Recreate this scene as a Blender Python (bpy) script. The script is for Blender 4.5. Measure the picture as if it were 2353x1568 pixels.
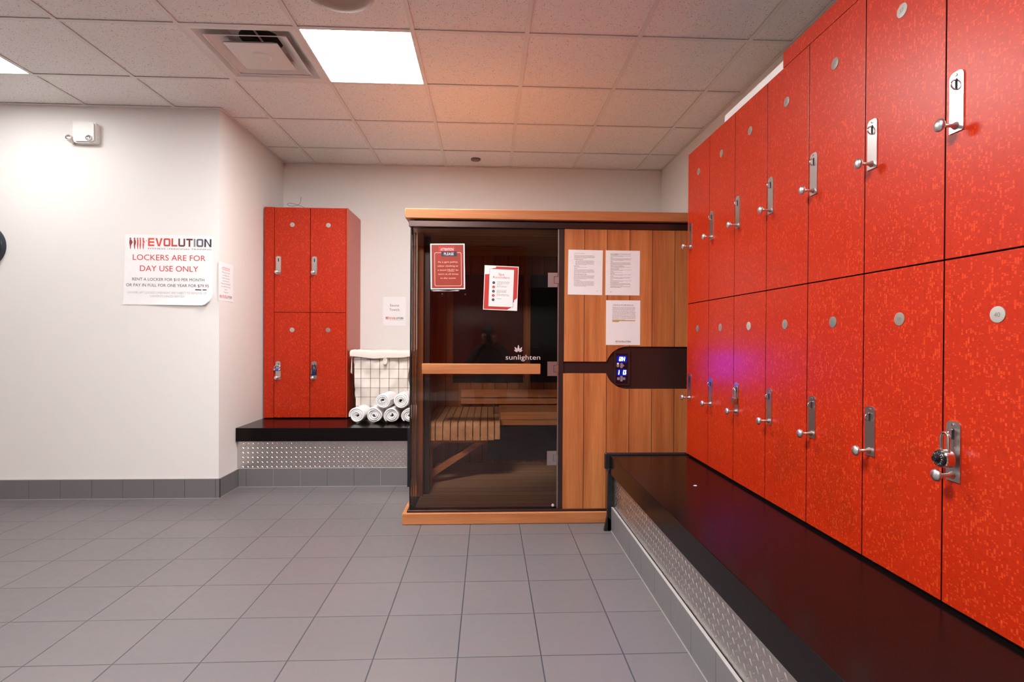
import bpy, bmesh, math, random
from mathutils import Vector, Matrix
PI = math.pi
for o in list(bpy.data.objects):
    bpy.data.objects.remove(o)
S = bpy.context.scene
C = S.collection
rng = random.Random(7)

# ------------------------------------------------------------------ camera
H_CAM = 1.15886
def make_camera():
    f, yaw, pitch, roll = 1234.9, .04412, -.00513, -.00531
    cy, sy, cp, sp, cr, sr = (math.cos(yaw), math.sin(yaw), math.cos(pitch),
                              math.sin(pitch), math.cos(roll), math.sin(roll))
    fwd = Vector((sy*cp, cy*cp, sp))
    right = Vector((cy, -sy, 0))
    down = fwd.cross(right)
    r2 = cr*right + sr*down
    d2 = -sr*right + cr*down
    m = Matrix.Identity(4)
    for i in range(3):
        m[i][0], m[i][1], m[i][2] = r2[i], -d2[i], -fwd[i]
    m[2][3] = H_CAM
    cam = bpy.data.cameras.new('camera')
    cam.sensor_width = 36
    cam.lens = f/2353*36
    cam.clip_start = .02
    co = bpy.data.objects.new('camera', cam)
    C.objects.link(co)
    co.matrix_world = m
    S.camera = co
make_camera()

# ------------------------------------------------------------------ world, exposure
w = bpy.data.worlds.new('world')
S.world = w
w.use_nodes = True
w.node_tree.nodes['Background'].inputs[0].default_value = (.9, .93, 1, 1)
w.node_tree.nodes['Background'].inputs[1].default_value = .02
S.view_settings.view_transform = 'Standard'
S.view_settings.look = 'None'
S.view_settings.gamma = 1
S.view_settings.exposure = 0.48
S.view_settings.use_curve_mapping = False
LIGHT = 46.0            # radiance of the ceiling troffers

# ------------------------------------------------------------------ room numbers (metres)
CEIL = 2.7875
XL, XR, YB, YF, XFAR, YREAR = -1.93, 1.67, 5.15, 3.945, -5.2, -3.22
BT = .459               # bench top height

# ------------------------------------------------------------------ material helpers
def srgb(r, g, b):
    f = lambda c: (c/255/12.92 if c/255 <= .04045 else ((c/255+.055)/1.055)**2.4)
    return (f(r), f(g), f(b), 1)

class NT:
    def __init__(s, name):
        s.m = bpy.data.materials.new(name)
        s.m.use_nodes = True
        s.t = s.m.node_tree
        s.p = s.t.nodes['Principled BSDF']
    def n(s, typ, **kw):
        nd = s.t.nodes.new(typ)
        for k, v in kw.items():
            setattr(nd, k, v)
        return nd
    def set(s, sock, v):
        if hasattr(v, 'is_output') or isinstance(v, bpy.types.NodeSocket):
            s.t.links.new(v, sock)
        else:
            sock.default_value = v
    def math(s, op, a, b=0.0, c=None, clamp=False):
        nd = s.n('ShaderNodeMath', operation=op, use_clamp=clamp)
        s.set(nd.inputs[0], a)
        s.set(nd.inputs[1], b)
        if c is not None:
            s.set(nd.inputs[2], c)
        return nd.outputs[0]
    def coord(s, kind='Object'):
        return s.n('ShaderNodeTexCoord').outputs[kind]
    def pos(s):
        return s.n('ShaderNodeNewGeometry').outputs['Position']
    def sep(s, v):
        nd = s.n('ShaderNodeSeparateXYZ')
        s.set(nd.inputs[0], v)
        return nd.outputs
    def comb(s, x=0., y=0., z=0.):
        nd = s.n('ShaderNodeCombineXYZ')
        for i, v in enumerate((x, y, z)):
            s.set(nd.inputs[i], v)
        return nd.outputs[0]
    def vm(s, op, a, b):
        nd = s.n('ShaderNodeVectorMath', operation=op)
        s.set(nd.inputs[0], a)
        s.set(nd.inputs[1], b)
        return nd.outputs[0]
    def noise(s, v, scale=5., detail=2., rough=.5):
        nd = s.n('ShaderNodeTexNoise')
        s.set(nd.inputs['Vector'], v)
        nd.inputs['Scale'].default_value = scale
        nd.inputs['Detail'].default_value = detail
        nd.inputs['Roughness'].default_value = rough
        return nd.outputs[0]
    def white(s, v):
        nd = s.n('ShaderNodeTexWhiteNoise', noise_dimensions='3D')
        s.set(nd.inputs['Vector'], v)
        return nd.outputs['Value']
    def mix(s, f, a, b):
        nd = s.n('ShaderNodeMix', data_type='RGBA')
        s.set(nd.inputs[0], f)
        s.set(nd.inputs[6], a)
        s.set(nd.inputs[7], b)
        return nd.outputs[2]
    def ramp(s, v, a, b):
        nd = s.n('ShaderNodeMapRange')
        s.set(nd.inputs[0], v)
        nd.inputs[1].default_value = a
        nd.inputs[2].default_value = b
        return nd.outputs[0]
    def bump(s, hgt, strength=.3, dist=.002):
        nd = s.n('ShaderNodeBump')
        nd.inputs['Strength'].default_value = strength
        nd.inputs['Distance'].default_value = dist
        s.set(nd.inputs['Height'], hgt)
        s.t.links.new(nd.outputs[0], s.p.inputs['Normal'])
    def out(s, col=None, rough=.5, metal=0., spec=None):
        if col is not None:
            s.set(s.p.inputs['Base Color'], col)
        s.set(s.p.inputs['Roughness'], rough)
        s.set(s.p.inputs['Metallic'], metal)
        if spec is not None:
            s.p.inputs['Specular IOR Level'].default_value = spec
        return s.m

def plain(name, col, rough=.5, metal=0., bump=0, bscale=200, spec=None, var=.06):
    t = NT(name)
    n = t.noise(t.coord(), bscale/8, 3)
    c2 = tuple(c*(1-var) for c in col[:3]) + (1,)
    cc = t.mix(n, col, c2)
    if bump:
        t.bump(t.noise(t.coord(), bscale, 3), bump, .001)
    return t.out(cc, rough, metal, spec)

def emit(name, col, strength):
    t = NT(name)
    t.p.inputs['Base Color'].default_value = (.01, .01, .01, 1)
    t.p.inputs['Specular IOR Level'].default_value = .1
    t.p.inputs['Emission Color'].default_value = col
    t.p.inputs['Emission Strength'].default_value = strength
    return t.m

def m_laminate():
    """red-orange laminate printed with small upright dashes"""
    t = NT('red_mosaic_laminate')
    loc = t.n('ShaderNodeObjectInfo').outputs['Location']
    v = t.vm('ADD', t.coord(), t.vm('MULTIPLY', loc, (3.3, 1.7, 2.9)))
    x, y, z = t.sep(v)
    u = t.math('ADD', x, y)
    W = .0062
    cu = t.math('FLOOR', t.math('DIVIDE', u, W))
    fu = t.math('FRACT', t.math('DIVIDE', u, W))
    def layer(hgt, seed):
        off = t.math('MULTIPLY', t.white(t.comb(cu, seed, seed)), 1.0)
        zz = t.math('ADD', t.math('DIVIDE', z, hgt), off)
        cz = t.math('FLOOR', zz)
        fz = t.math('FRACT', zz)
        r = t.white(t.comb(cu, cz, seed+.5))
        inx = t.math('MULTIPLY', t.math('GREATER_THAN', fu, .1), t.math('LESS_THAN', fu, .88))
        e = .0012/hgt
        inz = t.math('MULTIPLY', t.math('GREATER_THAN', fz, e), t.math('LESS_THAN', fz, 1-e))
        return r, t.math('MULTIPLY', inx, inz)
    cl = t.noise(v, 14, 2)                       # clusters
    bias = t.math('MULTIPLY', t.math('SUBTRACT', cl, .5), .14)
    base = srgb(180, 39, 5)
    lite = srgb(222, 74, 30)
    dark = srgb(158, 29, 3)
    col = t.mix(t.noise(v, 5, 1), base, srgb(171, 35, 4))
    for hgt, seed, th in ((.0056, 3., .88), (.0100, 11., .90), (.0160, 23., .955)):
        r, m = layer(hgt, seed)
        hi = t.math('MULTIPLY', t.math('GREATER_THAN', t.math('ADD', r, bias), th), m)
        lo = t.math('MULTIPLY', t.math('LESS_THAN', t.math('ADD', r, bias), .11 if hgt < .02 else .05), m)
        col = t.mix(t.math('MULTIPLY', lo, .42), col, dark)
        col = t.mix(t.math('MULTIPLY', hi, .5), col, lite)
    t.bump(t.noise(t.coord(), 300, 2), .04, .001)
    return t.out(col, .37, 0, .33)

def m_wood(name, light, dark, axis='Z', plank=0., plank_axis='X', off=0., rough=.5, fine=1.):
    """cedar: grain runs along axis; boards of width plank across plank_axis"""
    t = NT(name)
    v = t.coord()
    x, y, z = t.sep(v)
    sc = {'X': (1.2, 26, 26), 'Y': (26, 1.2, 26), 'Z': (26, 26, 1.2)}[axis]
    seed = 0.
    if plank:
        k = {'X': x, 'Y': y, 'Z': z}[plank_axis]
        pf = t.math('DIVIDE', t.math('SUBTRACT', k, off), plank)
        idx = t.math('FLOOR', pf)
        seed = t.white(t.comb(idx, 5.3, 2.2))
        edge = t.math('MINIMUM', t.math('FRACT', pf), t.math('SUBTRACT', 1., t.math('FRACT', pf)))
        groove = t.math('LESS_THAN', edge, .0018/plank)
    loc = t.n('ShaderNodeObjectInfo').outputs['Location']
    v2 = t.vm('ADD', t.vm('MULTIPLY', v, sc), t.vm('MULTIPLY', loc, (5.1, 7.7, 3.1)))
    if plank:
        v2 = t.vm('ADD', v2, t.comb(t.math('MULTIPLY', seed, 60.), t.math('MULTIPLY', seed, 31.), t.math('MULTIPLY', seed, 17.)))
    n1 = t.noise(v2, .55*fine, 5, .62)
    n2 = t.noise(v2, 5., 3, .6)
    g = t.math('ADD', t.math('MULTIPLY', n1, .8), t.math('MULTIPLY', n2, .25))
    col = t.mix(t.ramp(g, .36, .72), dark, light)
    if plank:
        tint = t.mix(t.math('MULTIPLY', seed, .32), (1, 1, 1, 1), (.62, .52, .42, 1))
        nd = t.n('ShaderNodeMix', data_type='RGBA', blend_type='MULTIPLY')
        nd.inputs[0].default_value = 1
        t.set(nd.inputs[6], col)
        t.set(nd.inputs[7], tint)
        col = t.mix(groove, nd.outputs[2], (.05, .02, .01, 1))
    t.bump(n2, .08, .001)
    return t.out(col, rough, 0, .35)

def m_ceiling():
    t = NT('ceiling_tile')
    v = t.pos()
    n = t.noise(v, 130, 2, .6)
    big = t.noise(v, 40, 2, .5)
    holes = t.math('MULTIPLY', t.ramp(n, .60, .68), t.ramp(big, .36, .56))
    c = t.mix(t.noise(v, 60, 3), srgb(242, 238, 234), srgb(249, 246, 242))
    c = t.mix(t.math('MULTIPLY', holes, .7), c, srgb(96, 86, 78))
    t.bump(t.math('SUBTRACT', t.noise(v, 90, 4), holes), .35, .002)
    return t.out(c, .9, 0, .1)

def m_floor():
    t = NT('grey_floor_tile')
    v = t.pos()
    x, y, z = t.sep(v)
    T = .30363
    def line(k, o, wdt):
        fr = t.math('FRACT', t.math('ADD', t.math('DIVIDE', t.math('SUBTRACT', k, o), T), .5))
        d = t.math('MULTIPLY', t.math('ABSOLUTE', t.math('SUBTRACT', fr, .5)), T)
        return t.math('LESS_THAN', d, wdt), d
    gx, dx = line(x, -.105, .0021)
    gy, dy = line(y, 3.1636, .0017)
    g = t.math('MAXIMUM', gx, gy)
    ix = t.math('FLOOR', t.math('DIVIDE', t.math('SUBTRACT', x, -.105), T))
    iy = t.math('FLOOR', t.math('DIVIDE', t.math('SUBTRACT', y, 3.1636), T))
    r = t.white(t.comb(ix, iy, 1.5))
    c = t.mix(r, srgb(110, 104, 105), srgb(116, 109, 110))
    c = t.mix(t.math('MULTIPLY', t.noise(v, 420, 2), .35), c, srgb(89, 84, 86))
    c = t.mix(t.ramp(t.noise(v, 1.7, 3), .35, .75), c, srgb(106, 101, 103))
    c = t.mix(g, c, srgb(52, 58, 66))
    hgt = t.math('MINIMUM', t.ramp(dx, .0015, .004), t.ramp(dy, .0012, .004))
    hgt = t.math('ADD', hgt, t.math('MULTIPLY', t.noise(v, 260, 3), .12))
    t.bump(hgt, .5, .0012)
    rr = t.math('ADD', .36, t.math('MULTIPLY', t.noise(v, 30, 2), .12))
    return t.out(c, rr, 0, .4)

def m_base():
    t = NT('grey_base_tile')
    v = t.pos()
    c = t.mix(t.noise(v, 300, 2), srgb(124, 120, 121), srgb(106, 103, 105))
    t.bump(t.noise(v, 200, 3), .2, .001)
    return t.out(c, .45, 0, .4)

def m_bench(name, along):
    t = NT(name)
    v = t.coord()
    n = t.noise(t.vm('MULTIPLY', v, (90, 1.6, 90) if along == 'Y' else (1.6, 90, 90)), 1.0, 4, .6)
    c = t.mix(t.ramp(n, .25, .8), (.0052, .0030, .0029, 1), (.0068, .0038, .0036, 1))
    return t.out(c, .21, 0, .16)

def m_wall():
    t = NT('cream_wall_paint')
    v = t.pos()
    c = t.mix(t.noise(v, .9, 3), srgb(239, 236, 232), srgb(235, 232, 228))
    t.bump(t.noise(v, 160, 3), .08, .001)
    return t.out(c, .55, 0, .3)

def m_glass(name, tint, ior=1.5, rough=.0):
    t = NT(name)
    t.t.nodes.remove(t.p)
    tr = t.n('ShaderNodeBsdfTransparent')
    tr.inputs[0].default_value = tint
    gl = t.n('ShaderNodeBsdfGlossy')
    gl.inputs['Roughness'].default_value = rough
    fr = t.n('ShaderNodeFresnel')
    fr.inputs[0].default_value = ior
    mx = t.n('ShaderNodeMixShader')
    t.t.links.new(fr.outputs[0], mx.inputs[0])
    t.t.links.new(tr.outputs[0], mx.inputs[1])
    t.t.links.new(gl.outputs[0], mx.inputs[2])
    t.t.links.new(mx.outputs[0], t.t.nodes['Material Output'].inputs[0])
    return t.m

def m_diamond():
    t = NT('aluminium_tread_plate')
    v = t.coord()
    n = t.noise(v, 7, 3)
    c = t.mix(n, (.70, .66, .64, 1), (.58, .56, .55, 1))
    t.bump(t.noise(v, 250, 2), .06, .001)
    return t.out(c, t.math('ADD', .26, t.math('MULTIPLY', n, .12)), 1.)

def m_steel():
    t = NT('brushed_steel')
    v = t.coord()
    n = t.noise(t.vm('MULTIPLY', v, (900, 900, 25)), 1, 3)
    c = t.mix(n, (.62, .59, .57, 1), (.50, .48, .46, 1))
    return t.out(c, t.math('ADD', .24, t.math('MULTIPLY', n, .14)), 1.)

M = dict(
    red=m_laminate(), ceil=m_ceiling(), floor=m_floor(), base=m_base(), bench=m_bench('espresso_laminate', 'Y'), bench_x=m_bench('espresso_laminate_cross', 'X'), wall=m_wall(),
    diamond=m_diamond(), steel=m_steel(),
    redside=plain('red_side_laminate', srgb(196, 62, 34), .3, spec=.6),
    lockbody=plain('locker_carcass', srgb(44, 10, 6), .6, spec=.2),
    darkgap=plain('dark_recess', (.006, .004, .004, 1), .7),
    tbar=plain('ceiling_grid_white', srgb(236, 231, 226), .55),
    cedar_z=m_wood('cedar_boards_upright', srgb(222, 142, 84), srgb(172, 94, 46), 'Z', .1447, 'X', .4155, .5),
    cedar_x=m_wood('cedar_rail', srgb(214, 142, 90), srgb(172, 102, 58), 'X', rough=.5),
    cedar_y=m_wood('cedar_slat', srgb(232, 176, 126), srgb(192, 132, 84), 'Y', rough=.55),
    cedar_in=m_wood('cedar_wall_boards', srgb(190, 120, 74), srgb(140, 80, 44), 'Z', .105, 'X', 0, .5),
    cedar_iny=m_wood('cedar_side_boards', srgb(190, 120, 74), srgb(140, 80, 44), 'Z', .105, 'Y', 0, .5),
    cedar_fl=m_wood('cedar_floor_boards', srgb(242, 196, 148), srgb(214, 160, 112), 'X', .1, 'Y', 0, .5),
    brown=plain('dark_brown_panel', srgb(52, 32, 28), .38, spec=.5),
    brown_al=plain('bronze_aluminium', srgb(72, 52, 48), .3, .6),
    glass=m_glass('bronze_tinted_glass', (.955, .93, .912, 1)),
    glass_side=m_glass('bronze_side_glass', (.90, .87, .85, 1)),
    film=m_glass('clear_laminating_film', (.93, .92, .92, 1), 1.45, .08),
    satin=plain('satin_silver', (.80, .80, .80, 1), .30, 1.),
    chrome=plain('chrome', (.78, .78, .79, 1), .12, 1.),
    hinge=plain('satin_nickel', (.60, .55, .52, 1), .34, 1.),
    black=plain('black_plastic', (.010, .010, .012, 1), .35),
    keyhole=plain('black_slot', (.003, .003, .003, 1), .8),
    paper=plain('white_paper', srgb(249, 248, 248), .7),
    disc=plain('grey_disc', srgb(172, 165, 157), .4),
    disc_mid=plain('mid_grey_disc', srgb(140, 126, 114), .4),
    disc_dark=plain('dark_grey_disc', srgb(120, 112, 102), .4),
    ink=plain('dark_ink', srgb(50, 50, 66), .6),
    ink_faint=plain('pale_grey_ink', srgb(190, 188, 190), .6),
    ink_doc=plain('faint_typing_ink', srgb(182, 168, 171), .6),
    ink_head=plain('typed_heading_ink', srgb(126, 114, 118), .6),
    ink_mid=plain('grey_ink', srgb(120, 112, 116), .6),
    ink_red=plain('red_ink', srgb(214, 46, 44), .6),
    ink_hi=plain('yellow_marker', srgb(240, 186, 40), .6),
    red_card=plain('red_card', srgb(160, 41, 18), .5),
    red_lite=plain('bright_red_print', srgb(204, 50, 36), .5),
    cream_ink=plain('peach_print', srgb(248, 196, 168), .5),
    etch=plain('white_etching', srgb(214, 200, 202), .6),
    white=plain('white_enamel', srgb(236, 234, 230), .4),
    cotton=None, towel=None,
    wire=plain('bronze_wire', srgb(64, 46, 36), .4, .6),
    brass=plain('brass', (.62, .42, .20, 1), .3, 1.),
    navy=plain('navy_blue_body', srgb(20, 34, 66), .35),
    blue=plain('blue_barrel', srgb(36, 100, 190), .35, .3),
    speaker=plain('speaker_grille_grey', srgb(170, 158, 148), .6),
    rim=plain('clock_black_rim', srgb(30, 38, 48), .3),
    clockred=plain('clock_dark_red', srgb(96, 34, 36), .4),
    clockring=plain('clock_grey_ring', srgb(120, 130, 120), .4),
    display=plain('display_black_glass', (.004, .005, .014, 1), .12),
    btn=plain('grey_key', srgb(156, 134, 150), .5),
    caulk=plain('grout_light', srgb(158, 152, 150), .6),
    groutd=plain('grout_dark', srgb(60, 64, 68), .7),
    doorbrown=plain('dark_door', srgb(60, 50, 50), .5),
    cap=plain('black_cap_cloth', (.008, .008, .010, 1), .8),
    jeans=plain('dark_denim', srgb(40, 50, 66), .85, bump=.3, bscale=500),
    skin=plain('skin', srgb(196, 140, 112), .5),
    lamp=emit('troffer_diffuser_light', (1.0, .99, .975, 1), LIGHT),
    lamp_soft=emit('troffer_diffuser_light_dimmed', (1.0, .99, .975, 1), LIGHT*.27),  # strength turned down only to keep the left wall from burning out
    lamp_strong=emit('troffer_diffuser_light_boosted', (1.0, .99, .975, 1), LIGHT*2.1),  # strength turned up only to brighten the sauna front and room
    lampend=emit('lamp_end_glow', (1., .96, .92, 1), .75),  # weak emission makes the lamp ends look lit
    led=emit('blue_led_digits', (.02, .035, 1.0, 1), 250.),
    led_red=emit('red_led', (1., .25, .2, 1), 8.),
    glow=emit('display_halo', (.0, .012, .9, 1), .22),  # emissive blue patches imitate the halo round the lit digits
)
def m_cloth(name, a, b, scale, strength):
    t = NT(name)
    v = t.coord()
    n = t.noise(v, scale, 4, .6)
    t.bump(n, strength, .003)
    return t.out(t.mix(t.noise(v, 9, 2), a, b), .9, 0, .1)
M['cotton'] = m_cloth('cotton_canvas', srgb(238, 228, 220), srgb(226, 214, 204), 60, .35)
M['towel'] = m_cloth('white_terry', srgb(242, 240, 240), srgb(236, 233, 232), 330, .6)
def m_sweater():
    t = NT('speckled_dark_knit')
    v = t.coord()
    n = t.noise(v, 45, 2)
    return t.out(t.mix(t.ramp(n, .5, .68), (.006, .006, .008, 1), (.10, .10, .11, 1)), .9)
M['sweater'] = m_sweater()

# ------------------------------------------------------------------ object helpers
def obj(name, bm, mat, parent=None, smooth=None, mats=None):
    """link a bmesh as ONE mesh object"""
    me = bpy.data.meshes.new(name)
    bm.normal_update()
    bm.to_mesh(me)
    bm.free()
    for x in (mats or [mat]):
        me.materials.append(M[x] if isinstance(x, str) else x)
    if smooth:
        me.polygons.foreach_set('use_smooth', [True]*len(me.polygons))
        me.set_sharp_from_angle(angle=math.radians(smooth))
    o = bpy.data.objects.new(name, me)
    C.objects.link(o)
    if parent is not None:
        o.parent = parent
    return o
def thing(name, label, cat, loc=(0, 0, 0), rotz=0, group=None):
    o = bpy.data.objects.new(name, None)
    o.empty_display_size = .05
    C.objects.link(o)
    o.location = loc
    o.rotation_euler = (0, 0, rotz)
    return tag(o, label, cat, group)
def tag(o, label, cat, group=None):
    o['label'] = label
    o['category'] = cat
    if group:
        o['group'] = group
    return o
def struct(name, bm, mat, parent=None, **k):
    o = obj(name, bm, mat, parent, **k)
    if parent is None:
        o['kind'] = 'structure'
    return o

def NB():
    return bmesh.new()
def box(bm, x0, x1, y0, y1, z0, z1, bev=0, seg=1, mi=0):
    r = bmesh.ops.create_cube(bm, size=1)
    vs = r['verts']
    for v in vs:
        v.co = Vector(((x0+x1)/2+v.co.x*(x1-x0), (y0+y1)/2+v.co.y*(y1-y0), (z0+z1)/2+v.co.z*(z1-z0)))
    fs = set(f for v in vs for f in v.link_faces)
    for f in fs:
        f.material_index = mi
    if bev:
        es = list(set(e for v in vs for e in v.link_edges))
        bmesh.ops.bevel(bm, geom=es, offset=bev, segments=seg, affect='EDGES', profile=.5)
    return bm
def B(*a, **k):
    return box(NB(), *a, **k)
def lathe(bm, prof, seg=24, mat=None, cap=True, mi=0):
    """revolve (r, h) about local z; mat maps to place"""
    mat = mat or Matrix.Identity(4)
    rings = []
    for r, h in prof:
        if r < 1e-6:
            rings.append([bm.verts.new(mat @ Vector((0, 0, h)))])
        else:
            rings.append([bm.verts.new(mat @ Vector((r*math.cos(2*PI*i/seg), r*math.sin(2*PI*i/seg), h))) for i in range(seg)])
    for a, b in zip(rings, rings[1:]):
        for i in range(seg):
            j = (i+1) % seg
            q = [a[i % len(a)], a[j % len(a)], b[j % len(b)], b[i % len(b)]]
            q = list(dict.fromkeys(q))
            if len(q) > 2:
                bm.faces.new(q).material_index = mi
    if cap:
        for rg, rev in ((rings[0], True), (rings[-1], False)):
            if len(rg) > 2:
                bm.faces.new(rg[::-1] if rev else rg).material_index = mi
    return bm
def tube(bm, pts, r, seg=8, closed=False, cap=True):
    pts = [Vector(p) for p in pts]
    n = len(pts)
    rings = []
    up = None
    for i, p in enumerate(pts):
        if closed:
            d = pts[(i+1) % n]-pts[i-1]
        else:
            d = pts[min(i+1, n-1)]-pts[max(i-1, 0)]
        d.normalize()
        if up is None:
            up = d.orthogonal().normalized()
        up = (up-d*up.dot(d)).normalized()
        s = d.cross(up)
        rr = r[i] if isinstance(r, (list, tuple)) else r
        rings.append([bm.verts.new(p+rr*(math.cos(2*PI*k/seg)*up+math.sin(2*PI*k/seg)*s)) for k in range(seg)])
    for i in range(n if closed else n-1):
        a, b = rings[i], rings[(i+1) % n]
        for k in range(seg):
            bm.faces.new([a[k], a[(k+1) % seg], b[(k+1) % seg], b[k]])
    if cap and not closed:
        bm.faces.new(rings[0][::-1])
        bm.faces.new(rings[-1])
    return bm
def prism(bm, poly, d0, d1, mat=None, mi=0):
    """extrude 2-D polygon (u, v) from depth d0 to d1 (third axis), mapped by mat"""
    mat = mat or Matrix.Identity(4)
    a = [bm.verts.new(mat @ Vector((u, v, d0))) for u, v in poly]
    b = [bm.verts.new(mat @ Vector((u, v, d1))) for u, v in poly]
    n = len(poly)
    fs = [bm.faces.new(a[::-1]), bm.faces.new(b)]
    for i in range(n):
        fs.append(bm.faces.new([a[i], a[(i+1) % n], b[(i+1) % n], b[i]]))
    for f in fs:
        f.material_index = mi
    return bm
def frame(origin, u, v, n):
    m = Matrix.Identity(4)
    for i in range(3):
        m[i][0], m[i][1], m[i][2], m[i][3] = u[i], v[i], n[i], origin[i]
    return m
UZ = lambda o: frame(o, (1, 0, 0), (0, 0, 1), (0, -1, 0))       # a wall facing the camera: u right, v up, n out
def rrect(x0, x1, y0, y1, r, seg=5):
    pts = []
    for cx, cy, a0 in ((x1-r, y1-r, 0), (x0+r, y1-r, 90), (x0+r, y0+r, 180), (x1-r, y0+r, 270)):
        for k in range(seg+1):
            a = math.radians(a0+90*k/seg)
            pts.append((cx+r*math.cos(a), cy+r*math.sin(a)))
    return pts
def circ(cx, cy, r, n=20):
    return [(cx+r*math.cos(2*PI*i/n), cy+r*math.sin(2*PI*i/n)) for i in range(n)]
def dup(root, loc, rotz, label, group=None):
    r = root.copy()
    C.objects.link(r)
    r.location = loc
    r.rotation_euler = (0, 0, rotz)
    r['label'] = label
    if group:
        r['group'] = group
    for ch in list(root.children):
        c = ch.copy()
        C.objects.link(c)
        c.parent = r
        for g in ch.children:
            d = g.copy()
            C.objects.link(d)
            d.parent = c
    return r

# ------------------------------------------------------------------ printing (flat ink on signs)
_tc = {}
def glyphs(s):
    if s in _tc:
        return _tc[s]
    cu = bpy.data.curves.new('t', 'FONT')
    cu.body = s
    cu.resolution_u = 3
    o = bpy.data.objects.new('t', cu)
    C.objects.link(o)
    dg = bpy.context.evaluated_depsgraph_get()
    me = bpy.data.meshes.new_from_object(o.evaluated_get(dg))
    vs = [v.co.copy() for v in me.vertices]
    fs = [tuple(p.vertices) for p in me.polygons]
    bpy.data.objects.remove(o)
    bpy.data.curves.remove(cu)
    bpy.data.meshes.remove(me)
    x0 = min(v.x for v in vs)
    x1 = max(v.x for v in vs)
    y1 = max(v.y for v in vs)
    _tc[s] = (vs, fs, x0, x1, y1)
    return _tc[s]
class Print:
    """collects flat inked shapes in a sign's own (u, v) frame"""
    def __init__(s, mat, lift=.0008):
        s.bm, s.mat, s.lift = NB(), mat, lift
        s.mats = []
    def mi(s, m):
        if m not in s.mats:
            s.mats.append(m)
        return s.mats.index(m)
    def poly(s, pts, m, dz=0.):
        f = s.bm.faces.new([s.bm.verts.new(s.mat @ Vector((u, v, s.lift+dz))) for u, v in pts])
        f.material_index = s.mi(m)
        f.normal_update()
        if f.normal.dot(s.mat.to_3x3() @ Vector((0, 0, 1))) < 0:
            f.normal_flip()
    def rect(s, x0, x1, y0, y1, m, dz=0.):
        s.poly([(x0, y0), (x1, y0), (x1, y1), (x0, y1)], m, dz)
    def ring(s, outer, inner, m, dz=0.):
        n = len(outer)
        for i in range(n):
            j = (i+1) % n
            s.poly([outer[i], outer[j], inner[j], inner[i]], m, dz)
    def text(s, txt, x, y, hgt, m, width=None, align='C', dz=0., slant=0.):
        """hgt = cap height, y = baseline"""
        vs, fs, x0, x1, y1 = glyphs(txt)
        sy = hgt/.73
        sx = (width/(x1-x0)) if width else sy
        wd = (x1-x0)*sx
        ox = {'C': x-wd/2, 'L': x, 'R': x-wd}[align]
        nv = [s.bm.verts.new(s.mat @ Vector((ox+(v.x-x0)*sx+slant*v.y*sy, y+v.y*sy, s.lift+dz))) for v in vs]
        k = s.mi(m)
        for f in fs:
            try:
                s.bm.faces.new([nv[i] for i in f]).material_index = k
            except ValueError:
                pass
    def stroke(s, pts, t, m, dz=0.):
        for (x0, y0), (x1, y1) in zip(pts, pts[1:]):
            dx, dy = x1-x0, y1-y0
            L = math.hypot(dx, dy) or 1
            nx, ny = -dy/L*t/2, dx/L*t/2
            ex, ey = dx/L*t/2, dy/L*t/2
            s.poly([(x0-ex+nx, y0-ey+ny), (x0-ex-nx, y0-ey-ny), (x1+ex-nx, y1+ey-ny), (x1+ex+nx, y1+ey+ny)], m, dz)
    def words(s, x0, x1, y, hgt, m, dz=0.):
        """one line too small to read: a run of word-length marks"""
        x = x0
        while x < x1-hgt:
            L = min(hgt*rng.uniform(1.2, 4.2), x1-x)
            s.rect(x, x+L, y, y+hgt*rng.uniform(.62, .85), m, dz)
            x += L+hgt*rng.uniform(.45, .7)
    def para(s, x0, x1, y, n, pitch, hgt, m, last=.6):
        for i in range(n):
            s.words(x0, x0+(x1-x0)*(last if i == n-1 else rng.uniform(.94, 1.)), y-i*pitch, hgt, m)
        return y-n*pitch
    def build(s, name, parent):
        return obj(name, s.bm, None, parent, mats=s.mats)

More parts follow.
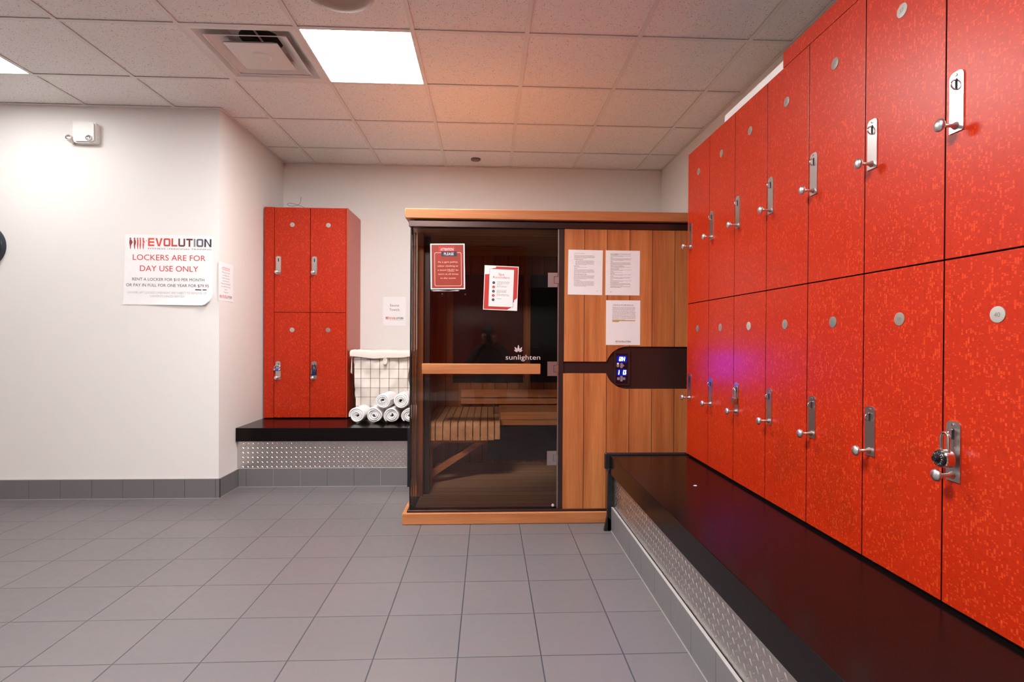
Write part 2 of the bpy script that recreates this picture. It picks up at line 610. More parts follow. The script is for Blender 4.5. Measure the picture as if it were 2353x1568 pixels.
def logo(P, x0, x1, y0, y1, tagline=True, mono=False):
    """the gym's logo: five figures slimming down, then the lettering"""
    W, Hh = x1-x0, y1-y0
    cols = ['lg%d' % i for i in range(9)]
    if 'lg0' not in M:
        for i, c in enumerate(((226, 84, 62), (220, 76, 60), (208, 72, 64), (194, 74, 70), (116, 54, 58), (108, 48, 52), (146, 140, 146), (102, 96, 106), (54, 50, 62))):
            M['lg%d' % i] = plain('logo_ink', srgb(*c), .6)
        M['fig0'] = plain('logo_figure_ink', srgb(150, 66, 60), .6)
        M['fig1'] = plain('logo_figure_ink_red', srgb(222, 96, 84), .6)
    # figures
    fx = [x0+W*k for k in (.022, .072, .108, .140, .176)]
    belly = [.95, .62, .40, .32, .30]
    fh = Hh
    for i, (cx, b) in enumerate(zip(fx, belly)):
        m = 'fig0' if i < 2 else 'fig1'
        u = fh*.30
        P.poly([(cx+.13*u*math.cos(a)*2.0, y0+fh*.93+.26*u*math.sin(a)) for a in [k*PI/4 for k in range(8)]], m)
        P.poly([(cx-.5*b*u*.7, y0+fh*.60), (cx-.2*u, y0+fh*.34), (cx+.25*u, y0+fh*.34), (cx+b*u*.75, y0+fh*.60), (cx+.25*u, y0+fh*.85), (cx-.2*u, y0+fh*.85)], m)
        P.poly([(cx-.2*u, y0+fh*.36), (cx-.05*u, y0), (cx+.12*u, y0), (cx+.22*u, y0+fh*.36)], m)
    P.stroke([(fx[4], y0+fh*.75), (fx[4]+.5*fh*.3, y0+fh*.6)], fh*.06, 'fig1')
    P.poly(circ(fx[4]+.9*fh*.3, y0+fh*.74, fh*.045, 8), 'fig1')
    # letters
    lx0, lx1 = x0+W*.235, x1
    lb, lt = (y0+fh*.28, y1) if tagline else (y0+fh*.16, y0+fh*.82)
    hh = lt-lb
    ws = [1., 1.15, 1.1, .95, 1.1, 1.05, .28, 1.1, 1.15]
    gap = .17
    tot = sum(ws)+gap*8
    sx = (lx1-lx0)/tot
    t = hh*.2
    x = lx0
    for ch, wd, m in zip('EVOLUTION', ws, cols):
        if mono:
            m = 'ink' if ch in 'UTION' else 'lg5'
        a, b = x, x+wd*sx
        h2 = t/2
        if ch == 'E':
            P.rect(a, a+t, lb, lt, m)
            for yy in (lb, (lb+lt)/2-h2, lt-t):
                P.rect(a+t, b, yy, yy+t, m)
        elif ch == 'V':
            P.poly([(a, lt), (a+t*1.1, lt), ((a+b)/2, lb+t*.9), ((a+b)/2, lb), ((a+b)/2-t*.6, lb)], m)
            P.poly([(b, lt), (b-t*1.1, lt), ((a+b)/2, lb+t*.9), ((a+b)/2, lb), ((a+b)/2+t*.6, lb)], m)
        elif ch == 'O':
            r = min(hh, b-a)*.24
            P.ring(rrect(a, b, lb, lt, r), rrect(a+t, b-t, lb+t, lt-t, r*.4), m)
        elif ch == 'L':
            P.rect(a, a+t, lb, lt, m)
            P.rect(a+t, b, lb, lb+t, m)
        elif ch == 'U':
            P.poly([(a, lt), (a, lb+t*.7), (a+t*.7, lb), (a+t, lb+t), (a+t, lt)], m)
            P.poly([(b, lt), (b, lb+t*.7), (b-t*.7, lb), (b-t, lb+t), (b-t, lt)], m)
            P.poly([(a+t*.7, lb), (b-t*.7, lb), (b-t, lb+t), (a+t, lb+t)], m)
        elif ch == 'T':
            P.rect(a, b, lt-t, lt, m)
            P.rect((a+b)/2-h2, (a+b)/2+h2, lb, lt-t, m)
        elif ch == 'I':
            P.rect(a, b, lb, lt, m)
        else:
            P.rect(a, a+t, lb, lt, m)
            P.rect(b-t, b, lb, lt, m)
            P.poly([(a+t, lt), (b-t, lb+t*1.25), (b-t, lb), (a+t, lt-t*1.25)], m)
        x = b+gap*sx
    if tagline:
        mm = 'ink_mid'
        P.text('FITNESS', lx0, y0, fh*.13, mm, width=(lx1-lx0)*.275, align='L')
        P.rect(lx0+(lx1-lx0)*.303, lx0+(lx1-lx0)*.306, y0-fh*.02, y0+fh*.15, mm)
        P.text('PERSONAL TRAINING', lx1, y0, fh*.13, mm, width=(lx1-lx0)*.67, align='R')

# ================================================================== SETTING
def quad(bm, pts, mi=0):
    f = bm.faces.new([bm.verts.new(p) for p in pts])
    f.material_index = mi
    return f
struct('floor', B(XFAR-.1, XR+.1, YREAR-.1, YB+.1, -.05, 0), 'floor')
struct('wall_back', B(XL-.1, XR+.1, YB, YB+.1, 0, CEIL+.12), 'wall')
struct('wall_right', B(XR, XR+.1, YREAR, YB, 0, CEIL+.12), 'wall')
struct('wall_left', B(XL-.1, XL, YF+.1, YB, 0, CEIL+.12), 'wall')
struct('wall_front_left', B(XFAR, XL, YF, YF+.1, 0, CEIL+.12), 'wall')
struct('wall_far_left', B(XFAR-.1, XFAR, YREAR, YF+.1, 0, CEIL+.12), 'wall')
struct('wall_rear', B(XFAR, XR+.1, YREAR-.1, YREAR, 0, CEIL+.12), 'wall')
d = struct('door_1', B(.74, 1.64, YREAR, YREAR+.045, 0, 2.1, bev=.004), 'doorbrown')
obj('door_handle', tube(NB(), [(.82, YREAR+.045, 1.0), (.82, YREAR+.10, 1.0), (.93, YREAR+.10, 1.0)], .009), 'steel', d, smooth=40)

# ceiling: lay-in tiles above an inverted-T grid
CX0, CY0, CT = .19906, 2.88511, .6096
cells_x, cells_y = range(-9, 3), range(-10, 4)
HOLES = {(-2, 0): 'light', (-6, 0): 'light', (-2, -4): 'light', (-6, -4): 'light', (-3, 0): 'vent'}
bm = NB()
for i in cells_x:
    for j in cells_y:
        x0, y0 = CX0+i*CT, CY0+j*CT
        x1, y1 = x0+CT, y0+CT
        if (i, j) in HOLES:
            continue
        x0, x1 = max(x0, XFAR), min(x1, XR)
        y0, y1 = max(y0, YREAR), min(y1, YB)
        if x1-x0 < .02 or y1-y0 < .02:
            continue
        g = .0075
        dx, dy = rng.uniform(-.003, .003), rng.uniform(-.003, .003)
        box(bm, x0+g+dx, x1-g+dx, y0+g+dy, y1-g+dy, CEIL+.006, CEIL+.018)
box(bm, XFAR, XR, YREAR, YB, CEIL+.30, CEIL+.32, mi=1)      # dark deck above the tiles
struct('ceiling', bm, None, mats=['ceil', 'darkgap'])
bm = NB()
tb = .0119
for i in range(-9, 4):
    x = CX0+i*CT
    if XFAR < x < XR:
        box(bm, x-tb, x+tb, YREAR, YB, CEIL, CEIL+.003)
        box(bm, x-.001, x+.001, YREAR, YB, CEIL+.003, CEIL+.04)
for j in range(-10, 5):
    y = CY0+j*CT
    if YREAR < y < YB:
        box(bm, XFAR, XR, y-tb, y+tb, CEIL+.0004, CEIL+.0034)
struct('trim_1', bm, 'tbar')
bm = NB()                                   # wall angle round the ceiling edge
L = .022
box(bm, XL, XR, YB-L, YB, CEIL-.001, CEIL+.003)
box(bm, XR-L, XR, YREAR, YB, CEIL-.001, CEIL+.003)
box(bm, XL, XL+L, YF, YB, CEIL-.001, CEIL+.003)
box(bm, XFAR, XL+L, YF-L, YF, CEIL-.0014, CEIL+.0026)
box(bm, XFAR, XFAR+L, YREAR, YF, CEIL-.001, CEIL+.003)
struct('trim_2', bm, 'tbar')

# cove base tiles
def cove(name, p0, p1, nrm, hgt, pitch, first, dark=True, light_at=()):
    """tiled base along the wall from p0 to p1 (2-D points), face direction nrm"""
    p0, p1 = Vector((*p0, 0)), Vector((*p1, 0))
    u = (p1-p0)
    Ln = u.length
    u.normalize()
    n = Vector((*nrm, 0))
    m = frame(p0, u, (0, 0, 1), n)
    bm = NB()
    xs = [0]+[x for x in [first+k*pitch for k in range(200)] if 0 < x < Ln]+[Ln]
    def bx(a, b, c, dd, e, f, mi):
        vs = [bm.verts.new(m @ Vector((x, y, z))) for x in (a, b) for y in (c, dd) for z in (e, f)]
        for q in ((0, 1, 3, 2), (4, 6, 7, 5), (0, 4, 5, 1), (2, 3, 7, 6), (0, 2, 6, 4), (1, 5, 7, 3)):
            bm.faces.new([vs[i] for i in q]).material_index = mi
    for k, (a, b) in enumerate(zip(xs, xs[1:])):
        bx(a+.0015, b-.0015, .003, hgt, 0, .012, 0)
        bx(b-.0016, b+.0016, .003, hgt, 0, .0105, 1 if (k in light_at) else 2)
    bx(0, Ln, hgt, hgt+.003, 0, .0125, 1)     # pale grout bead on top
    bx(0, Ln, 0, .004, 0, .0145, 1)           # and along the floor
    bmesh.ops.recalc_face_normals(bm, faces=bm.faces)
    return struct(name, bm, None, mats=['base', 'caulk', 'groutd'])
cove('baseboard_front_left', (XFAR, YF), (XL+.012, YF), (0, -1), .138, .2146, XL-.012-XFAR-.2146*15-.005)
cove('baseboard_left', (XL, YF-.012), (XL, 4.232), (1, 0), .138, .2146, .17)

# ================================================================== CEILING FITTINGS
def troffer(i, j, label, lamp='lamp'):
    x0, y0 = CX0+i*CT, CY0+j*CT
    t = thing('ceiling_light', label, 'ceiling light', (x0+CT/2, y0+CT/2, CEIL), 0, 'square ceiling light panels')
    a = CT/2-.012
    bm = NB()
    h2 = .09
    for sx, sy, px, py in ((1, 0, 0, 1), (-1, 0, 0, 1), (0, 1, 1, 0), (0, -1, 1, 0)):
        cx, cy = sx*a, sy*a
        box(bm, cx-(.002 if sx else a), cx+(.002 if sx else a), cy-(.002 if sy else a), cy+(.002 if sy else a), .001, h2)
    box(bm, -a, a, -a, a, h2, h2+.004)
    obj('housing', bm, 'white', t)
    bm = NB()
    box(bm, -a+.004, a-.004, -a+.004, a-.004, .006, .010)
    obj('diffuser', bm, lamp, t)
    for s in (-1, 1):
        obj('lamp_end', B(s*(a-.045)-.016, s*(a-.045)+.016, -.05, .05, .0052, .0060), 'lampend', t)
    return t
troffer(-2, 0, 'bright square light panel in the ceiling beside the air diffuser')
troffer(-6, 0, 'bright square light panel cut off by the left edge of the photo', 'lamp_soft')
troffer(-2, -4, 'assumed square light panel in the ceiling overhead, nearer than the photo shows', 'lamp_strong')  # assumed panel out of view, boosted as fill for the sauna front
troffer(-6, -4, 'assumed square light panel in the ceiling to the left, nearer than the photo shows', 'lamp_soft')  # assumed panel out of view, part of the guessed room lighting

def diffuser():
    x0, y0 = CX0-3*CT, CY0
    t = thing('air_diffuser', 'white square stepped air diffuser in the ceiling with black duct opening', 'air vent', (x0+CT/2, y0+CT/2, CEIL))
    def cone(bm, a0, z0, a1, z1, th=.0016):
        """square cone: half-size a0 at z0 rising to a1 at z1"""
        lo = [(a0*sx, a0*sy, z0) for sx, sy in ((-1, -1), (1, -1), (1, 1), (-1, 1))]
        hi = [(a1*sx, a1*sy, z1) for sx, sy in ((-1, -1), (1, -1), (1, 1), (-1, 1))]
        for s in (0, th):
            l2 = [bm.verts.new((x, y, z+s)) for x, y, z in lo]
            h2 = [bm.verts.new((x, y, z+s)) for x, y, z in hi]
            for k in range(4):
                q = [l2[k], l2[(k+1) % 4], h2[(k+1) % 4], h2[k]]
                bm.faces.new(q if s else q[::-1])
    a = CT/2-.012
    bm = NB()
    cone(bm, a, .0, a-.03, .004)
    cone(bm, a-.03, .004, .15, .10)
    for s in (1,):
        box(bm, -.15, .15, -.15, .15, .10, .103)
    obj('back_pan', bm, 'white', t)
    bm = NB()
    lathe(bm, [(.0, .0985), (.118, .0985), (.118, .0995)], 28)
    obj('duct_opening', bm, 'keyhole', t)
    bm = NB()
    cone(bm, .222, -.002, .14, .045)
    cone(bm, .222, -.002, .214, -.001)
    obj('outer_vane', bm, 'white', t)
    bm = NB()
    box(bm, -.148, .148, -.148, .148, -.003, .000, bev=.001)
    cone(bm, .148, 0, .10, .03)
    lathe(bm, [(0, -.004), (.010, -.009), (.05, -.008), (.058, -.003)][::-1], 24, cap=False)
    obj('centre_plate', bm, 'white', t, smooth=30)
    bm = NB()
    for s in (-1, 1):
        tube(bm, [(s*.13, .05, .02), (s*.05, .05, .09)], .003, 6)
    tube(bm, [(0, -.11, .097), (0, .11, .097)], .006, 6)
    obj('vane_strut', bm, 'white', t, smooth=40)
    tube_bm = tube(NB(), [(-.235, .15, .03), (-.21, .10, .055), (-.17, .06, .075), (-.12, .03, .09)], .017, 8)
    obj('flexible_pipe', tube_bm, 'white', t, smooth=50)
diffuser()

def ceiling_speaker():
    t = thing('ceiling_speaker', 'round white speaker in the ceiling, cut by the top edge of the photo', 'speaker', (-.715, 2.565, CEIL-.001))
    bm = NB()
    lathe(bm, [(.102, -.004), (.112, -.010), (.160, -.008), (.170, -.001), (.170, .004), (.102, .004)], 40, cap=False)
    obj('trim_ring', bm, 'speaker', t, smooth=40)
    bm = NB()
    lathe(bm, [(0, -.0045), (.102, -.0045), (.102, .003)], 40)
    for k in range(-12, 13):
        x = k*.008
        h2 = math.sqrt(max(.0001, .098**2-x*x))
        box(bm, x-.0015, x+.0015, -h2, h2, -.006, -.004)
    obj('grille', bm, 'speaker', t)
    for k in range(4):
        an = .8+k*PI/2
        obj('screw', lathe(NB(), [(0, -.0115), (.005, -.011), (.006, -.008)], 10, Matrix.Translation((.14*math.cos(an), .14*math.sin(an), 0))), 'hinge', t)
ceiling_speaker()
bm = NB()
lathe(bm, [(0, -.012), (.036, -.011), (.044, -.007), (.044, .002)], 28)
t = obj('sprinkler_cover', bm, plain('sprinkler_grey', srgb(120, 104, 94), .4), smooth=40)
t.location = (-.123, 4.922, CEIL+.002)
tag(t, 'small round grey sprinkler cover plate in the ceiling above the sauna', 'sprinkler cover')

# ================================================================== LOCKERS
PW, ZB, ZS, ZT = .3032, .468, 1.371, 2.270       # pitch, bottom, split, top
def prism_y(bm, poly, y0, y1):
    """polygon in (x, z), extruded along y"""
    return prism(bm, poly, -y1, -y0, frame((0, 0, 0), (1, 0, 0), (0, 0, 1), (0, -1, 0)))
def build_locker(name, label, z0, z1, digits, loc, rotz, ring=True, dark=False):
    """origin at bottom centre of the door face; x right, y into the wall"""
    t = thing(name, label, 'locker', loc, rotz)
    w2, hh = PW/2, z1-z0
    obj('body', B(-w2, w2, .021, .468, 0, hh), 'lockbody', t)
    bm = B(-w2+.0022, w2-.0022, 0, .019, .002, hh-.002, bev=.0008)
    bm.normal_update()
    for f in bm.faces:                       # solid panel with a dark core showing at the edges
        f.material_index = 1 if f.normal.y > -.3 else 0
    obj('door', bm, None, t, mats=['red', 'lockbody'])
    return t
def add_furniture(t, hh, ring=True, dark_disc=False):
    w2 = PW/2
    nd = Matrix.Translation((0, 0, 0))
    zc = hh-.150
    mY = lambda x, z: frame((x, 0, z), (1, 0, 0), (0, 0, 1), (0, -1, 0))
    # number disc
    bm = NB()
    lathe(bm, [(.0195, -.001), (.0195, .0018), (.018, .0024), (0, .0024)], 28, mY(0, zc), cap=False)
    dsc = obj('number_disc', bm, dark_disc if dark_disc else 'disc', t, smooth=30)
    # lock plate
    px, pw, pb, pt = -w2+.036, .021, hh-.575, hh-.420
    bm = NB()
    poly = [(px-pw, pb), (px+pw, pb)]+[(px+pw-.014+.014*math.cos(a), pt-.014+.014*math.sin(a)) for a in [k*PI/10 for k in range(6)]] \
        + [(px-pw+.014-.014*math.sin(a), pt-.014+.014*math.cos(a)) for a in [k*PI/10 for k in range(6)]]
    prism_y(bm, poly, -.0035, 0)
    pl = obj('lock_plate', bm, 'steel', t)
    bm = NB()
    prism_y(bm, rrect(px-.0038, px+.0038, pt-.048, pt-.018, .0036, 4), -.0040, -.0030)
    obj('keyhole_slot', bm, 'keyhole', pl)
    bm = NB()
    lathe(bm, [(.0038, 0), (.0035, .0015), (0, .0020)], 12, frame((px, -.0035, pt-.009), (1, 0, 0), (0, 0, 1), (0, -1, 0)), cap=False)
    obj('screw', bm, 'chrome', pl, smooth=50)
    if ring:
        pts = [(px, -.003-.0145*math.cos(a), pt-.034+.0125*math.sin(a)) for a in [-PI/2+k*PI/10 for k in range(11)]]
        obj('hasp_ring', tube(NB(), pts, .0022, 8), 'chrome', pl, smooth=50)
    # knob
    bm = NB()
    lathe(bm, [(.010, 0), (.0085, .004), (.005, .010), (.0045, .028), (.0075, .0345), (.0142, .0385), (.0166, .0425), (.0160, .0455), (.0120, .0490), (.0055, .0510), (0, .0514)],
          24, frame((px-.001, -.0035, pb+.016), (1, 0, 0), (0, 0, 1), (0, -1, 0)), cap=False)
    obj('knob', bm, 'satin', t, smooth=60)
    return dsc, (px, pt)
def numeral(txt, dsc, hh):
    P = Print(frame((0, 0, hh-.150), (1, 0, 0), (0, 0, 1), (0, -1, 0)), .0027)
    P.text(txt, 0, -.006, .0115, 'ink_mid')
    P.build('numeral', dsc)

LKX = 1.2
right_cols = [3.186-PW/2-k*.3032 for k in range(7)]
hand = {}
def right_locker(k, top, proto=None):
    n = (27 if top else 28)+2*k
    y = right_cols[k]
    z0, z1 = (ZS, ZT) if top else (ZB, ZS)
    lab = 'red locker numbered %d in the %s row of the right-hand bank' % (n, 'top' if top else 'bottom')
    if k == 0:
        lab += ', beside the sauna'
    elif k == 6 and not top:
        lab += ', combination padlock'
    elif k == 2 and not top:
        lab += ', brass padlock'
    elif k == 6:
        lab += ', nearest'
    t = build_locker('locker', lab, z0, z1, str(n), (LKX, y, z0), -PI/2)
    dsc, pp = add_furniture(t, z1-z0, ring=(k > 0), dark_disc=('disc_mid' if (top and k < 5) or (not top and k in (1, 3, 5)) else ('disc_dark' if not top and k in (0, 4) else None)))
    numeral(str(n), dsc, z1-z0)
    t['group'] = 'red lockers in the right-hand bank'
    return t
for k in range(7):
    right_locker(k, True)
    right_locker(k, False)
# end panel, crown strips and plinth of the right bank
o = obj('locker_end_panel', B(LKX, XR-.002, 3.186, 3.196, ZB, ZT), 'redside')
tag(o, 'red end panel closing the far end of the right locker bank', 'panel')
o = obj('crown_panel', B(LKX, LKX+.019, 1.06, 2.154, ZT, 2.333), 'red')
tag(o, 'red crown strip on top of the nearer right lockers, against the ceiling', 'panel')
o = obj('filler_strip', B(LKX+.006, LKX+.02, 2.156, 2.711, ZT, 2.306), 'white')
tag(o, 'white filler strip on top of the right lockers, next to the red crown strip', 'strip')
o = obj('locker_plinth', B(LKX+.015, XR-.002, 1.06, 3.186, BT, ZB), 'darkgap')
tag(o, 'black recessed plinth between the right bench and the lockers on it', 'plinth')
# the bank goes on past the frame, and another stands behind the photographer (mirrored in the glass)
def simple_bank(label, x0, n, loc, rotz, ztop, filler):
    t = thing('locker_bank', label, 'lockers', loc, rotz)
    obj('body', B(x0, x0+n*PW, .021, .468, 0, ztop), 'lockbody', t)
    for k in range(n):
        for z0, z1 in ((ZB, ZS), (ZS, ZT)):
            obj('door', B(x0+k*PW+.002, x0+(k+1)*PW-.002, 0, .019, z0-BT+.002, z1-BT-.002), 'red', t)
    if filler:
        obj('crown_panel', B(x0, x0+n*PW, 0, .019, ZT-BT, ztop), 'red', t)
    return t
simple_bank('red lockers carrying on along the right wall beyond the photo edge', 0, 9, (LKX, 1.0575, BT), -PI/2, 2.333-BT, True)
simple_bank('red lockers opposite the sauna, seen only mirrored in its glass door', -8*PW, 8, (.66, YREAR+.47, BT), PI, CEIL-.01-BT, True)
bpy.data.objects['locker_bank.001'].location.x = .66-8*PW

# left bank of four on the far bench
YL = 4.68
lc = [-1.830+PW/2, -1.830+PW*1.5]
left_lab = {(0, 1): 'red locker in the left corner bank, upper left of the four',
            (1, 1): 'red locker in the left corner bank, upper right of the four',
            (0, 0): 'red locker in the left corner bank, lower left, with the round blue lock',
            (1, 0): 'red locker in the left corner bank, lower right, with the navy padlock'}
for i in (0, 1):
    for top in (1, 0):
        z0, z1 = (ZS, ZT) if top else (ZB, ZS)
        t = build_locker('locker', left_lab[(i, top)], z0, z1, '', (lc[i], YL, z0), 0)
        dsc, pp = add_furniture(t, z1-z0, ring=(not top), dark_disc=('disc_mid' if i == 1 and not top else None))
        numeral(str(1+2*i+(0 if top else 1)), dsc, z1-z0)
        t['group'] = 'red lockers in the left corner bank'
o = obj('corner_board', B(-1.915, -1.832, YL, YL+.02, ZB, ZT), 'red')
tag(o, 'narrow red filler panel between left wall and corner lockers', 'panel')
o = obj('locker_end_panel', B(lc[1]+PW/2+.001, lc[1]+PW/2+.012, YL, YB-.002, ZB, ZT), 'redside')
tag(o, 'plain red side panel of the corner lockers, facing the laundry hamper', 'panel')
o = obj('locker_plinth', B(-1.915, lc[1]+PW/2, YL+.02, YB-.002, BT, ZB), 'darkgap')
tag(o, 'black recessed plinth under the left corner lockers', 'plinth')

# loop of thin wire lying on the corner lockers
pts = []
for u, v in ((-1.57, .004), (-1.60, .018), (-1.66, .050), (-1.73, .072), (-1.775, .078), (-1.785, .062), (-1.75, .052), (-1.70, .062), (-1.675, .085), (-1.668, .135)):
    pts.append((u, 4.86, ZT+v))
sm = []
for i in range(len(pts)-1):
    p0, p1, p2, p3 = [Vector(pts[min(max(i+k, 0), len(pts)-1)]) for k in (-1, 0, 1, 2)]
    for q in range(6):
        s = q/6
        sm.append(.5*((2*p1)+(-p0+p2)*s+(2*p0-5*p1+4*p2-p3)*s*s+(-p0+3*p1-3*p2+p3)*s**3))
sm.append(Vector(pts[-1]))
o = obj('wire_loop', tube(NB(), sm, .0017, 6), plain('grey_wire', srgb(120, 112, 108), .5), smooth=60)
tag(o, 'thin loose loop of grey wire on top of the corner lockers', 'wire')

# ================================================================== PADLOCKS
def shackle(bm, x, z0, w2, hh, y, r):
    pts = [(x-w2, y, z0)]+[(x-w2*math.cos(a), y, z0+hh-w2+w2*math.sin(a)) for a in [k*PI/10 for k in range(11)]]+[(x+w2, y, z0)]
    return tube(bm, pts, r, 8)
def plate_pos(x, y, z0, hh, rotz):
    """world place of a locker's staple ring"""
    return Matrix.Translation((x, y, z0)) @ Matrix.Rotation(rotz, 4, 'Z') @ Matrix.Translation((-PW/2+.036, 0, hh-.42-.034))
def lock_thing(name, label, mw):
    t = thing(name, label, 'padlock')
    t.matrix_world = mw
    return t
# combination padlock, dial facing the room; it tips a little off the door
mw = plate_pos(LKX, right_cols[6], ZB, ZS-ZB, -PI/2) @ Matrix.Translation((0, -.025, 0)) @ Matrix.Rotation(-.10, 4, 'Z')
t = lock_thing('combination_padlock', 'steel combination padlock with a black dial on locker 40', mw)
obj('shackle', shackle(NB(), 0, -.045, .0135, .050, 0, .0036), 'chrome', t, smooth=60)
fY = lambda x, y, z: frame((x, y, z), (1, 0, 0), (0, 0, 1), (0, -1, 0))
bm = NB()
lathe(bm, [(.022, -.011), (.0245, -.009), (.0245, .009), (.0225, .011)], 32, fY(0, 0, -.062))
obj('case', bm, 'chrome', t, smooth=40)
bm = NB()
lathe(bm, [(.0205, .011), (.0205, .016), (.0185, .018), (.010, .018), (.009, .026), (.0075, .028), (0, .028)], 32, fY(0, 0, -.062), cap=False)
dial = obj('dial', bm, 'black', t, smooth=35)
bm = NB()
for k in range(16):
    a = 2*PI*k/16
    c, s = math.cos(a), math.sin(a)
    m = fY(0, -.0183, -.062)
    f = [(.0125, -.0006), (.0178 if k % 2 == 0 else .016, -.0006), (.0178 if k % 2 == 0 else .016, .0006), (.0125, .0006)]
    bm.faces.new([bm.verts.new(m @ Vector((c*u-s*v, s*u+c*v, 0))) for u, v in f])
obj('dial_marks', bm, 'etch', dial)
# brass padlock, long shackle
mw = plate_pos(LKX, right_cols[2], ZB, ZS-ZB, -PI/2) @ Matrix.Translation((0, -.013, 0))
t = lock_thing('brass_padlock', 'small brass padlock with a long steel shackle on locker 32', mw)
obj('shackle', shackle(NB(), 0, -.045, .0115, .050, 0, .0031), 'chrome', t, smooth=60)
obj('case', B(-.018, .018, -.0075, .0075, -.071, -.040, bev=.0025, seg=2), 'brass', t, smooth=35)
# navy padlock
mw = plate_pos(lc[1], YL, ZB, ZS-ZB, 0) @ Matrix.Translation((0, -.012, 0))
t = lock_thing('navy_padlock', 'navy blue padlock with black shackle on the lower right corner locker', mw)
obj('shackle', shackle(NB(), 0, -.034, .0135, .040, 0, .0034), 'black', t, smooth=60)
obj('case', B(-.0225, .0225, -.0095, .0095, -.086, -.028, bev=.004, seg=2), 'navy', t, smooth=35)
bm = B(-.017, -.013, -.0101, -.0094, -.074, -.036)
obj('face_stripe', bm, 'hinge', t)
# round blue lock
mw = plate_pos(lc[0], YL, ZB, ZS-ZB, 0) @ Matrix.Translation((-.004, -.014, 0))
t = lock_thing('barrel_lock', 'round steel shackle lock with a blue barrel on the lower left corner locker', mw)
pts = [(.0235*math.sin(a), 0, -.022+.0235*math.cos(a)) for a in [-2.15+k*4.3/24 for k in range(25)]]
obj('shackle', tube(NB(), pts, .0045, 10), 'chrome', t, smooth=60)
mX = frame((0, 0, -.037), (0, 1, 0), (0, 0, 1), (1, 0, 0))
obj('barrel', lathe(NB(), [(.0075, -.014), (.0098, -.0125), (.0098, .0125), (.0075, .014)], 20, mX), 'blue', t, smooth=40)
bm = NB()
for s in (-1, 1):
    lathe(bm, [(.0085, s*.014), (.009, s*.0175), (.009, s*.026), (.0065, s*.029)][::s], 20, mX)
obj('collar', bm, 'chrome', t, smooth=40)

# ================================================================== BENCHES
def tread(bm, Lu, Lv, m, pitch=.0365):
    """raised lozenges in alternating diagonals over a plate Lu x Lv"""
    nu, nv = int(Lu/(pitch/2)), int(Lv/(pitch/2))
    for i in range(nu+1):
        for j in range(nv+1):
            u, v = (i+.5)*pitch/2, (j+.5)*pitch/2
            if (i+j) % 2:
                continue
            if u > Lu-.012 or v > Lv-.010 or u < .010 or v < .008:
                continue
            a = PI/4 if j % 2 else -PI/4
            c, s = math.cos(a), math.sin(a)
            la, wb, hz = .0112, .0036, .0019
            rim = [bm.verts.new(m @ Vector((u+c*p-s*q, v+s*p+c*q, 0))) for p, q in ((la, 0), (la*.5, wb*.8), (0, wb), (-la*.5, wb*.8), (-la, 0), (-la*.5, -wb*.8), (0, -wb), (la*.5, -wb*.8))]
            top = [bm.verts.new(m @ Vector((u+c*p, v+s*p, hz))) for p in (la*.55, 0, -la*.55)]
            r = rim
            for q in ((r[0], r[1], top[0]), (r[1], r[2], top[1], top[0]), (r[2], r[3], top[2], top[1]), (r[3], r[4], top[2]),
                      (r[4], r[5], top[2]), (r[5], r[6], top[1], top[2]), (r[6], r[7], top[0], top[1]), (r[7], r[0], top[0])):
                bm.faces.new(q)
def right_bench():
    YE, YN = 3.20, -1.4
    t = thing('bench', 'long dark espresso bench along the right wall under the big lockers', 'bench', (.757, YE, 0))
    X0 = -.024
    def lb(*a, **k):
        return B(*a, **k)
    Wd = XR-.757
    prof = [(X0, .351), (X0+.02, .351), (X0+.02, BT-.019), (Wd-.002, BT-.019), (Wd-.002, BT), (X0+.002, BT), (X0, BT-.002)]
    obj('bench_top', prism(NB(), prof, 0, YE-YN, frame((0, 0, 0), (1, 0, 0), (0, 0, 1), (0, -1, 0))), 'bench', t)
    bm = lb(.004, .008, YN-YE, 0, .142, .38)
    m = frame((.004, 0, .146), (0, -1, 0), (0, 0, 1), (-1, 0, 0))
    tread(bm, YE-YN, .206, m)
    obj('tread_plate', bm, 'diamond', t, smooth=50)
    obj('carcass', lb(.03, Wd-.002, YN-YE, -.002, 0, BT-.02), 'darkgap', t)
    bm = lb(X0-.028, Wd-.01, .001, .026, .372, BT+.011, bev=.008, seg=3)
    box(bm, X0-.012, .02, .001, .026, .0, .378, bev=.004)
    prism(bm, [(X0-.030, 0), (.0, 0), (.0, .05), (X0-.012, .09)], -.026, -.001, frame((0, 0, 0), (1, 0, 0), (0, 0, 1), (0, -1, 0)))
    obj('end_cap', bm, 'black', t, smooth=40)
right_bench()
cove('baseboard_right', (.757, 3.215), (.757, -1.4), (-1, 0), .142, .2146, .43, light_at=(3, 5, 6))
def left_bench():
    X0, X1, Y0 = XL+.001, -.624, 4.20
    t = thing('bench', 'short dark espresso bench in the left corner under the towels and four lockers', 'bench', ((X0+X1)/2, Y0, 0))
    a = (X1-X0)/2
    Wd = YB-Y0-.002
    prof = [(0, .356), (.02, .356), (.02, BT-.019), (Wd, BT-.019), (Wd, BT), (.002, BT), (0, BT-.002)]
    obj('bench_top', prism(NB(), prof, -a, a, frame((0, 0, 0), (0, 1, 0), (0, 0, 1), (1, 0, 0))), 'bench_x', t)
    bm = B(-a, a, .028, .032, .14, .38)
    m = frame((-a, .028, .144), (1, 0, 0), (0, 0, 1), (0, -1, 0))
    tread(bm, 2*a, .212, m)
    obj('tread_plate', bm, 'diamond', t, smooth=50)
    obj('carcass', B(-a, a, .05, YB-Y0-.002, 0, BT-.02), 'darkgap', t)
    obj('end_panel', B(a+.001, a+.027, -.006, YB-Y0-.002, 0, BT+.002, bev=.002), 'black', t)
left_bench()
